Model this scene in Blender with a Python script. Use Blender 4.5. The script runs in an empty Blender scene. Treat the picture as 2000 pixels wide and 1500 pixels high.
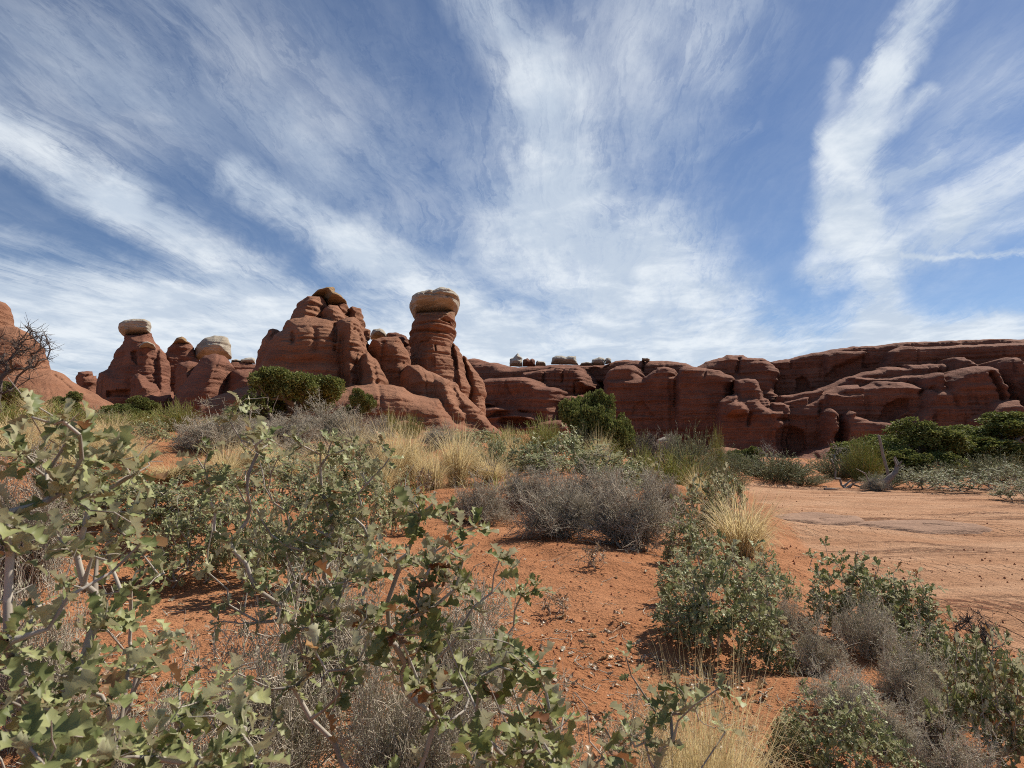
import bpy, math, random
import numpy as np
from mathutils import Vector

# ------------------------------------------------------------------ camera, world, sun, exposure
SC = bpy.context.scene
F_PX, W_PX, H_PX, HORIZON = 1303.0, 2000.0, 1500.0, 862.0
CZ = 1.25
PITCH = math.atan((HORIZON - H_PX / 2) / F_PX)
SUN_AZ, SUN_EL = math.radians(52), math.radians(46)      # azimuth from +Y towards +X
SUN_STRENGTH, SKY_STRENGTH, EXPOSURE = 5.0, 0.064, 0.32

cam_data = bpy.data.cameras.new('camera')
cam = bpy.data.objects.new('camera', cam_data)
SC.collection.objects.link(cam)
cam.location = (0, 0, CZ)
cam.rotation_euler = (math.pi / 2 + PITCH, 0, 0)
cam_data.sensor_width = 36
cam_data.lens = 36 * F_PX / W_PX
cam_data.clip_start = 0.05
cam_data.clip_end = 5000
cam_data.dof.use_dof = True
cam_data.dof.focus_distance = 7.0
cam_data.dof.aperture_fstop = 16.0
SC.camera = cam

SC.view_settings.view_transform = 'Standard'
SC.view_settings.look = 'None'
SC.view_settings.gamma = 1
SC.view_settings.exposure = EXPOSURE
SC.view_settings.use_curve_mapping = False
SC.cycles.max_bounces = 6
SC.cycles.diffuse_bounces = 2
SC.cycles.glossy_bounces = 2
SC.cycles.transmission_bounces = 4
SC.cycles.use_denoising = False
SC.cycles.filter_width = 1.0

sun_data = bpy.data.lights.new('sun', 'SUN')
sun_data.energy = SUN_STRENGTH
sun_data.angle = math.radians(0.5)
sun_data.color = (1.0, 0.93, 0.82)
sun = bpy.data.objects.new('sun', sun_data)
SC.collection.objects.link(sun)
SUN_DIR = Vector((math.sin(SUN_AZ) * math.cos(SUN_EL), math.cos(SUN_AZ) * math.cos(SUN_EL), math.sin(SUN_EL)))
sun.rotation_euler = SUN_DIR.to_track_quat('Z', 'Y').to_euler()
sun.location = (40, 20, 60)


def at(u, v, Y):
    a, b = (u - W_PX / 2) / F_PX, (H_PX / 2 - v) / F_PX
    y = math.cos(PITCH) - b * math.sin(PITCH)
    z = math.sin(PITCH) + b * math.cos(PITCH)
    s = Y / y
    return a * s, Y, CZ + z * s


class NT:
    """small helper to write node trees"""
    def __init__(self, tree):
        self.t = tree
        self.n = tree.nodes
        self.l = tree.links

    def put(self, sock, val):
        if isinstance(val, bpy.types.NodeSocket):
            self.l.new(val, sock)
        elif val is not None:
            if hasattr(sock.default_value, '__len__'):
                v = list(val) if hasattr(val, '__len__') else [val] * len(sock.default_value)
                if len(v) == 3 and len(sock.default_value) == 4:
                    v = v + [1.0]
                sock.default_value = v
            else:
                sock.default_value = val

    def math(self, op, a, b=None, c=None, clamp=False):
        n = self.n.new('ShaderNodeMath'); n.operation = op; n.use_clamp = clamp
        for i, x in enumerate((a, b, c)):
            if x is not None:
                self.put(n.inputs[i], x)
        return n.outputs[0]

    def vec(self, op, a, b=None, scale=None):
        n = self.n.new('ShaderNodeVectorMath'); n.operation = op
        self.put(n.inputs[0], a)
        if b is not None:
            self.put(n.inputs[1], b)
        if scale is not None:
            self.put(n.inputs['Scale'], scale)
        return n.outputs['Value'] if op in ('DOT_PRODUCT', 'LENGTH') else n.outputs[0]

    def noise(self, v, scale, detail=4, rough=0.5, dist=0.0, out=0):
        n = self.n.new('ShaderNodeTexNoise'); n.noise_dimensions = '3D'
        self.put(n.inputs['Vector'], v); n.inputs['Scale'].default_value = scale
        n.inputs['Detail'].default_value = detail; n.inputs['Roughness'].default_value = rough
        n.inputs['Distortion'].default_value = dist
        return n.outputs[out]

    def ramp(self, f, lo, hi, a=0.0, b=1.0, smooth=True):
        n = self.n.new('ShaderNodeMapRange')
        n.interpolation_type = 'SMOOTHSTEP' if smooth else 'LINEAR'
        self.put(n.inputs['Value'], f)
        for k, x in (('From Min', lo), ('From Max', hi), ('To Min', a), ('To Max', b)):
            self.put(n.inputs[k], x)
        return n.outputs[0]

    def mix(self, f, a, b, mode='MIX'):
        n = self.n.new('ShaderNodeMix'); n.data_type = 'RGBA'; n.blend_type = mode
        self.put(n.inputs[0], f); self.put(n.inputs[6], a); self.put(n.inputs[7], b)
        return n.outputs[2]

    def comb(self, x, y, z):
        n = self.n.new('ShaderNodeCombineXYZ')
        for i, q in enumerate((x, y, z)):
            self.put(n.inputs[i], q)
        return n.outputs[0]

    def sep(self, v):
        n = self.n.new('ShaderNodeSeparateXYZ'); self.put(n.inputs[0], v)
        return n.outputs

    def bump(self, h, strength, dist, normal=None):
        n = self.n.new('ShaderNodeBump')
        n.inputs['Strength'].default_value = strength; n.inputs['Distance'].default_value = dist
        self.put(n.inputs['Height'], h)
        if normal is not None:
            self.l.new(normal, n.inputs['Normal'])
        return n.outputs[0]


def build_world():
    w = bpy.data.worlds.new('World'); SC.world = w; w.use_nodes = True
    t = w.node_tree; t.nodes.clear(); N = NT(t)
    out = t.nodes.new('ShaderNodeOutputWorld'); bg = t.nodes.new('ShaderNodeBackground')
    sky = t.nodes.new('ShaderNodeTexSky'); sky.sky_type = 'NISHITA'; sky.sun_disc = False
    sky.sun_elevation = SUN_EL; sky.sun_rotation = SUN_AZ
    sky.altitude = 1500; sky.air_density = 1.0; sky.dust_density = 0.6; sky.ozone_density = 2.0
    tc = t.nodes.new('ShaderNodeTexCoord')
    d = N.vec('NORMALIZE', tc.outputs['Generated'])
    x, y, z = N.sep(d)
    # cloud deck plane (parallel cirrus streets running away from the viewer)
    zz = N.math('ADD', N.math('MAXIMUM', z, 0.0), 0.09)
    px, py = N.math('DIVIDE', x, zz), N.math('DIVIDE', y, zz)
    a = math.radians(9)
    al = N.math('ADD', N.math('MULTIPLY', px, math.sin(a)), N.math('MULTIPLY', py, math.cos(a)))
    ac = N.math('SUBTRACT', N.math('MULTIPLY', px, math.cos(a)), N.math('MULTIPLY', py, math.sin(a)))
    bend = N.noise(N.comb(px, py, 2.2), 0.55, 3, 0.5)
    ac = N.math('ADD', ac, N.math('MULTIPLY', N.math('SUBTRACT', bend, 0.5), 0.5))
    deck = N.comb(N.math('MULTIPLY', ac, 1.0), N.math('MULTIPLY', al, 0.38), 0.0)
    wisp = N.noise(deck, 2.6, 9, 0.62, 0.35)
    wisp2 = N.noise(N.comb(N.math('MULTIPLY', ac, 1.0), N.math('MULTIPLY', al, 0.24), 3.7), 8.0, 9, 0.72, 0.25)
    fibn = N.noise(N.comb(N.math('ADD', ac, N.math('MULTIPLY', wisp, 0.5)), N.math('MULTIPLY', al, 0.10), 1.3), 16.0, 7, 0.7, 0.4)
    fib = N.ramp(N.math('ABSOLUTE', N.math('SUBTRACT', fibn, 0.5)), 0.0, 0.13, 1.0, 0.0)
    puff = N.noise(N.comb(px, N.math('MULTIPLY', py, 0.8), 7.1), 3.2, 8, 0.6, 0.3)
    # directions of the individual cloud bands (tangent-plane coordinates about +Y)
    yy = N.math('MAXIMUM', y, 0.08)
    g0 = N.comb(N.math('DIVIDE', x, yy), N.math('DIVIDE', z, yy), 0.0)
    wob = N.noise(g0, 3.0, 5, 0.6, 0.0, 1)
    g1 = N.vec('ADD', g0, N.vec('SCALE', N.vec('SUBTRACT', wob, (0.5, 0.5, 0.5)), scale=0.075))
    wob2 = N.noise(g0, 14.0, 5, 0.65, 0.6, 1)
    g = N.vec('ADD', g1, N.vec('SCALE', N.vec('SUBTRACT', wob2, (0.5, 0.5, 0.5)), scale=0.04))
    g = N.vec('MULTIPLY', g, (1, 1, 0))
    strokes = [
        (-150, 180, 230, 390, 60, .78), (230, 390, 580, 590, 54, .66),
        (450, 350, 700, 500, 40, .55), (690, 490, 1010, 665, 62, .85),
        (-150, 590, 300, 610, 85, .9), (300, 600, 760, 660, 75, .85), (-100, 690, 900, 740, 110, .9),
        (-100, 505, 420, 575, 26, .35), (-100, 450, 250, 520, 26, .2),
        (900, -60, 1060, 180, 75, .42), (1060, 170, 1090, 420, 95, .5), (1080, 420, 1230, 560, 140, .42),
        (1230, 560, 1320, 690, 150, .55), (1000, 470, 1150, 640, 110, .28), (1320, 480, 1450, 640, 90, .45),
        (800, 720, 2100, 690, 85, .75),
        (1840, -60, 1740, 130, 46, .75), (1740, 130, 1660, 290, 50, .95), (1660, 290, 1645, 440, 66, 1.15),
        (1640, 440, 1600, 540, 48, .65), (1690, 440, 1720, 640, 62, .75), (1600, 330, 1640, 130, 26, .2),
        (1700, 260, 1830, 170, 24, .32), (1720, 360, 1830, 300, 26, .25),
        (2100, 280, 1860, 410, 50, .5), (1860, 410, 1720, 520, 55, .4), (2050, 420, 1850, 470, 50, .35),
        (2100, 640, 1720, 665, 42, .8), (1755, 502, 2080, 488, 7, .6),
        (250, 60, 950, 380, 250, .11), (1300, 20, 1150, 330, 230, .24), (-100, 60, 300, 200, 220, .10),
        (1950, 180, 1800, 420, 130, .14), (1480, 0, 1400, 120, 70, .15), (1330, 310, 1470, 250, 14, .10),
        (560, 260, 900, 560, 90, .10)]
    dens = 0.035
    for (u1, v1, u2, v2, wpx, amp) in strokes:
        A, B = at(u1, v1, 1), at(u2, v2, 1)
        A2, B2 = (A[0], A[2] - CZ, 0), (B[0], B[2] - CZ, 0)
        ba = (B2[0] - A2[0], B2[1] - A2[1], 0); L2 = ba[0] ** 2 + ba[1] ** 2
        pa = N.vec('SUBTRACT', g, A2)
        tt = N.math('MULTIPLY', N.vec('DOT_PRODUCT', pa, ba), 1 / L2, clamp=True)
        dd = N.vec('LENGTH', N.vec('SUBTRACT', pa, N.vec('SCALE', ba, scale=tt)))
        s = N.ramp(dd, 0.0, wpx * 1.4 / F_PX, amp, 0.0)
        dens = N.math('ADD', dens, s)
    front = N.ramp(y, 0.05, 0.3)
    dens = N.math('ADD', N.math('MULTIPLY', dens, front), N.math('MULTIPLY', N.math('SUBTRACT', 1.0, front), 0.05))
    tex = N.math('ADD', N.math('MULTIPLY', N.ramp(wisp, 0.28, 0.74), 1.25), N.math('MULTIPLY', N.ramp(wisp2, 0.36, 0.70), 0.85))
    tex = N.math('ADD', tex, N.math('MULTIPLY', N.ramp(puff, 0.3, 0.7), 0.25))
    tex = N.math('ADD', tex, N.math('MULTIPLY', fib, 0.5))
    tex = N.math('MULTIPLY', N.math('POWER', tex, 1.4), 0.85)
    k = N.math('MULTIPLY', dens, N.math('ADD', N.math('MULTIPLY', tex, 1.05), 0.22))
    k = N.math('ADD', k, N.math('MULTIPLY', N.math('MAXIMUM', N.math('SUBTRACT', dens, 0.6), 0.0), 1.3))
    k = N.math('ADD', k, N.math('MULTIPLY', N.ramp(wisp, 0.45, 0.8), 0.03))
    alpha = N.math('SUBTRACT', 1.0, N.math('POWER', 2.718, N.math('MULTIPLY', k, -1.12)))
    alpha = N.math('MULTIPLY', alpha, 0.97)
    ccol = N.mix(N.ramp(puff, 0.38, 0.68), (0.47, 0.54, 0.63, 1), (0.68, 0.725, 0.765, 1))
    scaled = N.mix(1.0, sky.outputs[0], (SKY_STRENGTH * 0.88, SKY_STRENGTH * 0.97, SKY_STRENGTH * 1.10, 1), 'MULTIPLY')
    col = N.mix(alpha, scaled, ccol)
    t.links.new(col, bg.inputs['Color']); bg.inputs['Strength'].default_value = 1.0
    t.links.new(bg.outputs[0], out.inputs['Surface'])


build_world()

# ------------------------------------------------------------------ noise and mesh helpers
_rs = np.random.RandomState(7)
_perm = np.concatenate([_rs.permutation(256)] * 3)
_rs_blk = np.random.RandomState(3).uniform(-.5, .5, (64, 64))
_grad = _rs.normal(size=(256, 3)); _grad /= np.linalg.norm(_grad, axis=1)[:, None]


def pn(x, y, z=0.0):
    x, y, z = np.broadcast_arrays(np.asarray(x, float), np.asarray(y, float), np.asarray(z, float))
    xi, yi, zi = np.floor(x).astype(int), np.floor(y).astype(int), np.floor(z).astype(int)
    xf, yf, zf = x - xi, y - yi, z - zi
    u, v, w = [q * q * q * (q * (q * 6 - 15) + 10) for q in (xf, yf, zf)]
    r = 0
    for dx in (0, 1):
        for dy in (0, 1):
            for dz in (0, 1):
                g = _grad[_perm[_perm[_perm[(xi + dx) & 255] + ((yi + dy) & 255)] + ((zi + dz) & 255)]]
                dot = g[..., 0] * (xf - dx) + g[..., 1] * (yf - dy) + g[..., 2] * (zf - dz)
                r = r + dot * (u if dx else 1 - u) * (v if dy else 1 - v) * (w if dz else 1 - w)
    return r


def fbm(x, y, z=0.0, o=4, g=0.5, l=2.03):
    s, a = 0, 1.0
    for i in range(o):
        s = s + a * pn(np.asarray(x) * l ** i + 17.3 * i, np.asarray(y) * l ** i, np.asarray(z) * l ** i + 5.1 * i)
        a *= g
    return s


def make_mesh(name, V, faces, smooth=True):
    """faces: list of int arrays (n,3) or (n,4)"""
    me = bpy.data.meshes.new(name)
    V = np.ascontiguousarray(V, dtype=np.float32)
    faces = [np.asarray(f, dtype=np.int32) for f in faces if len(f)]
    me.vertices.add(len(V)); me.vertices.foreach_set('co', V.ravel())
    idx = np.concatenate([f.ravel() for f in faces])
    tot = np.concatenate([np.full(len(f), f.shape[1], np.int32) for f in faces])
    st = np.concatenate([[0], np.cumsum(tot)[:-1]]).astype(np.int32)
    me.loops.add(len(idx)); me.loops.foreach_set('vertex_index', idx)
    me.polygons.add(len(tot)); me.polygons.foreach_set('loop_start', st)
    me.update(calc_edges=True); me.validate()
    me.polygons.foreach_set('use_smooth', np.full(len(me.polygons), smooth))
    return me


def leaf_mesh(name, V, Fs):
    me = make_mesh(name, V, Fs)
    r = np.concatenate(RIB).astype(np.float32)
    if len(r) == len(me.vertices):
        me.attributes.new('rib', 'FLOAT', 'POINT').data.foreach_set('value', r)
    return me


def link(name, me, mat=None, parent=None):
    o = bpy.data.objects.new(name, me)
    SC.collection.objects.link(o)
    if mat and not me.materials:
        me.materials.append(mat)
    if parent:
        o.parent = parent
    return o


def tag(o, label=None, cat=None, group=None, kind=None):
    if label: o['label'] = label
    if cat: o['category'] = cat
    if group: o['group'] = group
    if kind: o['kind'] = kind
    return o


def copy_tree(o):
    c = o.copy(); SC.collection.objects.link(c)
    for ch in o.children:
        d = ch.copy(); SC.collection.objects.link(d); d.parent = c
    return c


def tubes(A, B, ra, rb, sides=4):
    """one tapered prism per edge, all in one vertex/face array"""
    A, B = np.asarray(A, float), np.asarray(B, float)
    ra, rb = np.asarray(ra, float), np.asarray(rb, float)
    d = B - A; L = np.linalg.norm(d, axis=1); L[L == 0] = 1e-6; d = d / L[:, None]
    ref = np.where(np.abs(d[:, 2:3]) < 0.9, np.array([[0, 0, 1.0]]), np.array([[1.0, 0, 0]]))
    p = np.cross(d, ref); p /= np.linalg.norm(p, axis=1)[:, None]
    q = np.cross(d, p); n = len(A)
    V = np.zeros((n, 2 * sides, 3))
    for i in range(sides):
        a = 2 * math.pi * i / sides
        o = p * math.cos(a) + q * math.sin(a)
        V[:, i] = A + o * ra[:, None] - d * (ra * 0.4)[:, None]
        V[:, sides + i] = B + o * rb[:, None] + d * (rb * 0.3)[:, None]
    base = (np.arange(n) * 2 * sides)[:, None]
    Fs = [base + np.array([[i, (i + 1) % sides, sides + (i + 1) % sides, sides + i]]) for i in range(sides)]
    return V.reshape(-1, 3), np.concatenate(Fs)


def join(parts):
    V, Fs, o = [], [], 0
    for v, f in parts:
        V.append(v)
        Fs += [ff + o for ff in (f if isinstance(f, list) else [f])]
        o += len(v)
    return np.concatenate(V), Fs


# ------------------------------------------------------------------ materials
def new_mat(name):
    m = bpy.data.materials.new(name); m.use_nodes = True
    t = m.node_tree; t.nodes.clear(); N = NT(t)
    out = t.nodes.new('ShaderNodeOutputMaterial')
    return m, N, out


def principled(N, col, rough, normal=None, spec=0.3):
    b = N.n.new('ShaderNodeBsdfPrincipled')
    N.put(b.inputs['Base Color'], col); N.put(b.inputs['Roughness'], rough)
    b.inputs['Specular IOR Level'].default_value = spec
    if normal is not None:
        N.l.new(normal, b.inputs['Normal'])
    return b.outputs[0]


def rock_mat(name, base, band, varnish, scale=1.0, varn_amt=0.6):
    m, N, out = new_mat(name)
    geo = N.n.new('ShaderNodeNewGeometry'); P = geo.outputs['Position']
    x, y, z = N.sep(P)
    warp = N.noise(P, 0.12 * scale, 3)
    z2 = N.math('ADD', z, N.math('MULTIPLY', warp, 3.0 / scale))
    st = N.comb(N.math('MULTIPLY', x, 0.05), N.math('MULTIPLY', y, 0.05), z2)
    s1 = N.noise(st, 1.1 * scale, 5, 0.65)
    s2 = N.noise(N.comb(N.math('MULTIPLY', x, 0.12), N.math('MULTIPLY', y, 0.12), z2), 5.0 * scale, 4, 0.7)
    patch = N.noise(P, 0.35 * scale, 6, 0.6)
    fine = N.noise(P, 7.0 * scale, 6, 0.65)
    col = N.mix(N.ramp(s1, 0.35, 0.68), base, band)
    col = N.mix(N.math('MULTIPLY', N.ramp(s2, 0.5, 0.72), 0.5), col, [c * 0.62 for c in base])
    col = N.mix(N.math('MULTIPLY', N.ramp(patch, 0.42, 0.66), 0.6), col, [c * 1.25 for c in band])
    # desert varnish running down the steep faces
    vs = N.noise(N.comb(x, y, N.math('MULTIPLY', z, 0.07)), 0.9 * scale, 6, 0.7)
    vp = N.noise(P, 0.14 * scale, 3, 0.5)
    nz = N.sep(geo.outputs['Normal'])[2]
    steep = N.ramp(nz, 0.1, 0.6, 1.0, 0.0)
    va = N.math('MULTIPLY', N.math('MULTIPLY', N.ramp(vs, 0.5, 0.68), N.ramp(vp, 0.45, 0.62)), steep)
    col = N.mix(N.math('MULTIPLY', va, varn_amt), col, varnish)
    col = N.mix(N.math('MULTIPLY', N.ramp(fine, 0.3, 0.75), 0.25), col, [c * 0.6 for c in base])
    h = N.math('ADD', N.math('MULTIPLY', s2, 0.8), N.math('MULTIPLY', fine, 0.45))
    h = N.math('ADD', h, N.math('MULTIPLY', s1, 0.8))
    nor = N.bump(h, 0.9, 0.26 / scale)
    N.l.new(principled(N, col, 0.92, nor, 0.15), out.inputs['Surface'])
    return m


M_RED = rock_mat('red_sandstone', (0.228, 0.100, 0.055), (0.290, 0.143, 0.084), (0.075, 0.036, 0.024))
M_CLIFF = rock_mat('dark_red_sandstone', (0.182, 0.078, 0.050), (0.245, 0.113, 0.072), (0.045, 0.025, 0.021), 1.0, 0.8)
M_BUFF = rock_mat('buff_caprock', (0.35, 0.29, 0.215), (0.46, 0.41, 0.335), (0.17, 0.10, 0.062), 1.3, 0.8)
M_PALE = rock_mat('pale_caprock', (0.38, 0.34, 0.28), (0.50, 0.46, 0.39), (0.20, 0.14, 0.10), 1.6, 0.5)
M_OLIVE = rock_mat('olive_caprock', (0.26, 0.165, 0.085), (0.30, 0.20, 0.11), (0.15, 0.09, 0.05), 1.3, 0.5)
M_BAND = rock_mat('brown_band_rock', (0.25, 0.135, 0.075), (0.31, 0.19, 0.115), (0.10, 0.055, 0.035), 1.3, 0.8)
M_SLAB = rock_mat('wash_slab_rock', (0.26, 0.150, 0.098), (0.34, 0.21, 0.14), (0.12, 0.07, 0.05), 4.0, 0.3)


def ground_mat():
    m, N, out = new_mat('red_sand')
    geo = N.n.new('ShaderNodeNewGeometry'); P = geo.outputs['Position']
    at_ = N.n.new('ShaderNodeAttribute'); at_.attribute_name = 'wash'; wash = at_.outputs['Fac']
    x, y, z = N.sep(P)
    big = N.noise(P, 0.7, 5, 0.6); mid = N.noise(P, 6.0, 6, 0.6); fine = N.noise(P, 60.0, 5, 0.65)
    grain = N.noise(P, 260.0, 2, 0.6)
    sand = N.mix(N.ramp(big, 0.35, 0.7), (0.415, 0.178, 0.078, 1), (0.50, 0.240, 0.118, 1))
    sand = N.mix(N.math('MULTIPLY', N.ramp(mid, 0.45, 0.75), 0.4), sand, (0.33, 0.135, 0.058, 1))
    sand = N.mix(N.math('MULTIPLY', N.ramp(grain, 0.35, 0.7), 0.35), sand, (0.30, 0.115, 0.055, 1))
    # wash: pale slick rock, thin sand, streaks of darker gravel along the tracks
    rk = N.mix(N.ramp(N.noise(N.comb(N.math('MULTIPLY', x, 0.35), y, z), 1.6, 6, 0.6), 0.35, 0.68), (0.42, 0.220, 0.118, 1), (0.52, 0.305, 0.180, 1))
    lane = N.noise(N.comb(N.math('MULTIPLY', N.math('ADD', x, N.math('MULTIPLY', y, 0.35)), 0.13), y, 0.0), 1.15, 4, 0.55)
    grav = N.math('MULTIPLY', N.ramp(lane, 0.51, 0.62), N.ramp(N.noise(N.comb(N.math('MULTIPLY', x, 0.55), y, z), 15.0, 5, 0.75), 0.44, 0.60))
    rk = N.mix(N.math('MULTIPLY', grav, 0.9), rk, (0.24, 0.095, 0.05, 1))
    trk = N.math('MULTIPLY', N.ramp(N.noise(N.comb(N.math('MULTIPLY', x, 0.08), N.math('ADD', y, N.math('MULTIPLY', x, 0.1)), 5.0), 0.9, 2, 0.4), 0.53, 0.60), N.ramp(N.math('SINE', N.math('ADD', N.math('MULTIPLY', x, 42.0), N.math('MULTIPLY', N.noise(P, 5.0, 3), 9.0))), 0.0, 0.6))
    grav = N.math('MAXIMUM', grav, N.math('MULTIPLY', trk, 0.75))
    crack = N.noise(N.comb(N.math('MULTIPLY', x, 0.25), y, z), 3.0, 8, 0.7)
    rk = N.mix(N.ramp(N.math('ABSOLUTE', N.math('SUBTRACT', crack, 0.5)), 0.0, 0.007, 0.5, 0.0), rk, (0.17, 0.075, 0.05, 1))
    w2 = N.ramp(N.math('ADD', wash, N.math('MULTIPLY', N.math('SUBTRACT', mid, 0.5), 0.9)), 0.35, 0.65)
    col = N.mix(w2, sand, rk)
    clod = N.n.new('ShaderNodeTexVoronoi'); clod.inputs['Scale'].default_value = 34.0
    N.l.new(N.vec('ADD', P, N.vec('SCALE', N.noise(P, 20, 2, 0.5, 0, 1), scale=0.04)), clod.inputs['Vector'])
    cl = N.math('MULTIPLY', N.ramp(clod.outputs['Distance'], 0.0, 0.5, 1.0, 0.0), N.ramp(mid, 0.4, 0.7))
    h = N.math('ADD', N.math('MULTIPLY', fine, 0.5), N.math('MULTIPLY', cl, 0.5))
    h = N.math('ADD', h, N.math('MULTIPLY', N.math('MULTIPLY', grav, wash), 0.9))
    h = N.math('ADD', h, N.math('MULTIPLY', mid, 1.4))
    nor = N.bump(h, 1.0, 0.05)
    N.l.new(principled(N, col, 0.95, nor, 0.1), out.inputs['Surface'])
    return m


def leaf_mat(name, greens, dry, dry_amt, back, transl=0.25, gloss=0.45):
    """per-leaf random colour; pale felted underside seen on back faces"""
    m, N, out = new_mat(name)
    geo = N.n.new('ShaderNodeNewGeometry')
    r = geo.outputs['Random Per Island']
    r2 = N.math('FRACT', N.math('MULTIPLY', r, 37.31))
    r3 = N.math('FRACT', N.math('MULTIPLY', r, 113.7))
    col = N.mix(r2, greens[0], greens[1])
    n = N.noise(geo.outputs['Position'], 45.0, 4, 0.6)
    col = N.mix(N.math('MULTIPLY', N.ramp(n, 0.4, 0.7), 0.35), col, [c * 0.6 for c in greens[0]])
    dcol = N.mix(r2, dry[0], dry[1])
    isdry = N.math('LESS_THAN', r3, dry_amt)
    edge = N.math('MULTIPLY', N.ramp(N.noise(geo.outputs['Position'], 22.0, 3), 0.60, 0.70), N.math('LESS_THAN', r3, dry_amt * 3.5))
    bk = N.mix(r3, back, [c * 0.75 for c in back])
    col = N.mix(geo.outputs['Backfacing'], col, bk)
    col = N.mix(N.math('MAXIMUM', isdry, N.math('MULTIPLY', edge, 0.8)), col, dcol)
    rib = N.n.new('ShaderNodeAttribute'); rib.attribute_name = 'rib'
    col = N.mix(N.ramp(rib.outputs['Fac'], 0.80, 0.97, 0.0, 0.55), col, (0.50, 0.50, 0.30, 1))
    p = principled(N, col, gloss, None, 0.45 if gloss < .5 else .25)
    tr = N.n.new('ShaderNodeBsdfTranslucent'); N.l.new(col, tr.inputs['Color'])
    mx = N.n.new('ShaderNodeMixShader'); mx.inputs[0].default_value = transl
    N.l.new(p, mx.inputs[1]); N.l.new(tr.outputs[0], mx.inputs[2])
    N.l.new(mx.outputs[0], out.inputs['Surface'])
    return m


def twig_mat(name, a, b, scale=25.0):
    m, N, out = new_mat(name)
    geo = N.n.new('ShaderNodeNewGeometry')
    n = N.noise(geo.outputs['Position'], scale, 4, 0.65)
    f = N.math('ADD', N.math('MULTIPLY', geo.outputs['Random Per Island'], 0.6), N.math('MULTIPLY', n, 0.5), clamp=True)
    N.l.new(principled(N, N.mix(f, a, b), 0.85, None, 0.15), out.inputs['Surface'])
    return m


M_GROUND = ground_mat()
M_OAK = leaf_mat('oak_leaf', [(0.150, 0.180, 0.060), (0.410, 0.420, 0.190)], [(0.42, 0.28, 0.15), (0.26, 0.12, 0.055)], 0.035, (0.50, 0.49, 0.30), 0.26, 0.50)
M_OAK_AUT = leaf_mat('autumn_oak_leaf', [(0.165, 0.190, 0.055), (0.310, 0.315, 0.120)], [(0.38, 0.22, 0.09), (0.20, 0.075, 0.035)], 0.075, (0.54, 0.52, 0.34), 0.26, 0.50)
M_OAK_DRY = leaf_mat('dry_oak_leaf', [(0.28, 0.18, 0.10), (0.20, 0.09, 0.045)], [(0.42, 0.32, 0.19), (0.30, 0.17, 0.09)], 0.5, (0.42, 0.33, 0.21), 0.2)
M_SILVER = leaf_mat('silver_leaf', [(0.19, 0.21, 0.095), (0.32, 0.33, 0.175)], [(0.36, 0.27, 0.15), (0.25, 0.16, 0.09)], 0.05, (0.34, 0.34, 0.20), 0.25, 0.65)
M_SPECK = leaf_mat('small_grey_leaf', [(0.36, 0.36, 0.22), (0.50, 0.48, 0.33)], [(0.42, 0.33, 0.20), (0.34, 0.28, 0.18)], 0.2, (0.38, 0.35, 0.23), 0.15, 0.7)
M_GRASS = leaf_mat('golden_grass', [(0.68, 0.54, 0.26), (0.80, 0.68, 0.40)], [(0.56, 0.41, 0.19), (0.70, 0.60, 0.40)], 0.3, (0.72, 0.59, 0.32), 0.48, 0.55)
M_GREEN = leaf_mat('green_stem', [(0.30, 0.335, 0.070), (0.47, 0.47, 0.15)], [(0.55, 0.47, 0.24), (0.42, 0.36, 0.18)], 0.2, (0.34, 0.35, 0.11), 0.3, 0.6)
M_SAGE = leaf_mat('grey_green_stem', [(0.20, 0.22, 0.105), (0.33, 0.33, 0.185)], [(0.34, 0.28, 0.17), (0.22, 0.18, 0.12)], 0.15, (0.20, 0.21, 0.13), 0.25, 0.7)
M_JUNIPER = leaf_mat('juniper_foliage', [(0.190, 0.220, 0.055), (0.380, 0.390, 0.130)], [(0.20, 0.18, 0.07), (0.15, 0.13, 0.06)], 0.08, (0.145, 0.165, 0.043), 0.25, 0.7)
M_BARK = twig_mat('oak_bark', (0.18, 0.145, 0.110), (0.52, 0.47, 0.40))
M_GREY = twig_mat('grey_twig', (0.20, 0.170, 0.120), (0.60, 0.53, 0.42))
M_GREYD = twig_mat('dark_grey_twig', (0.25, 0.21, 0.150), (0.74, 0.65, 0.52))
M_TRUNK = twig_mat('juniper_bark', (0.10, 0.075, 0.058), (0.23, 0.19, 0.155), 12)
M_DEAD = twig_mat('dead_wood', (0.055, 0.043, 0.036), (0.16, 0.13, 0.11), 14)
M_WEATHER = twig_mat('weathered_wood', (0.13, 0.10, 0.08), (0.34, 0.29, 0.25), 9)

# ------------------------------------------------------------------ ground
CTRL = []


def cp(u, v, d):
    CTRL.append(at(u, v, d))


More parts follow.
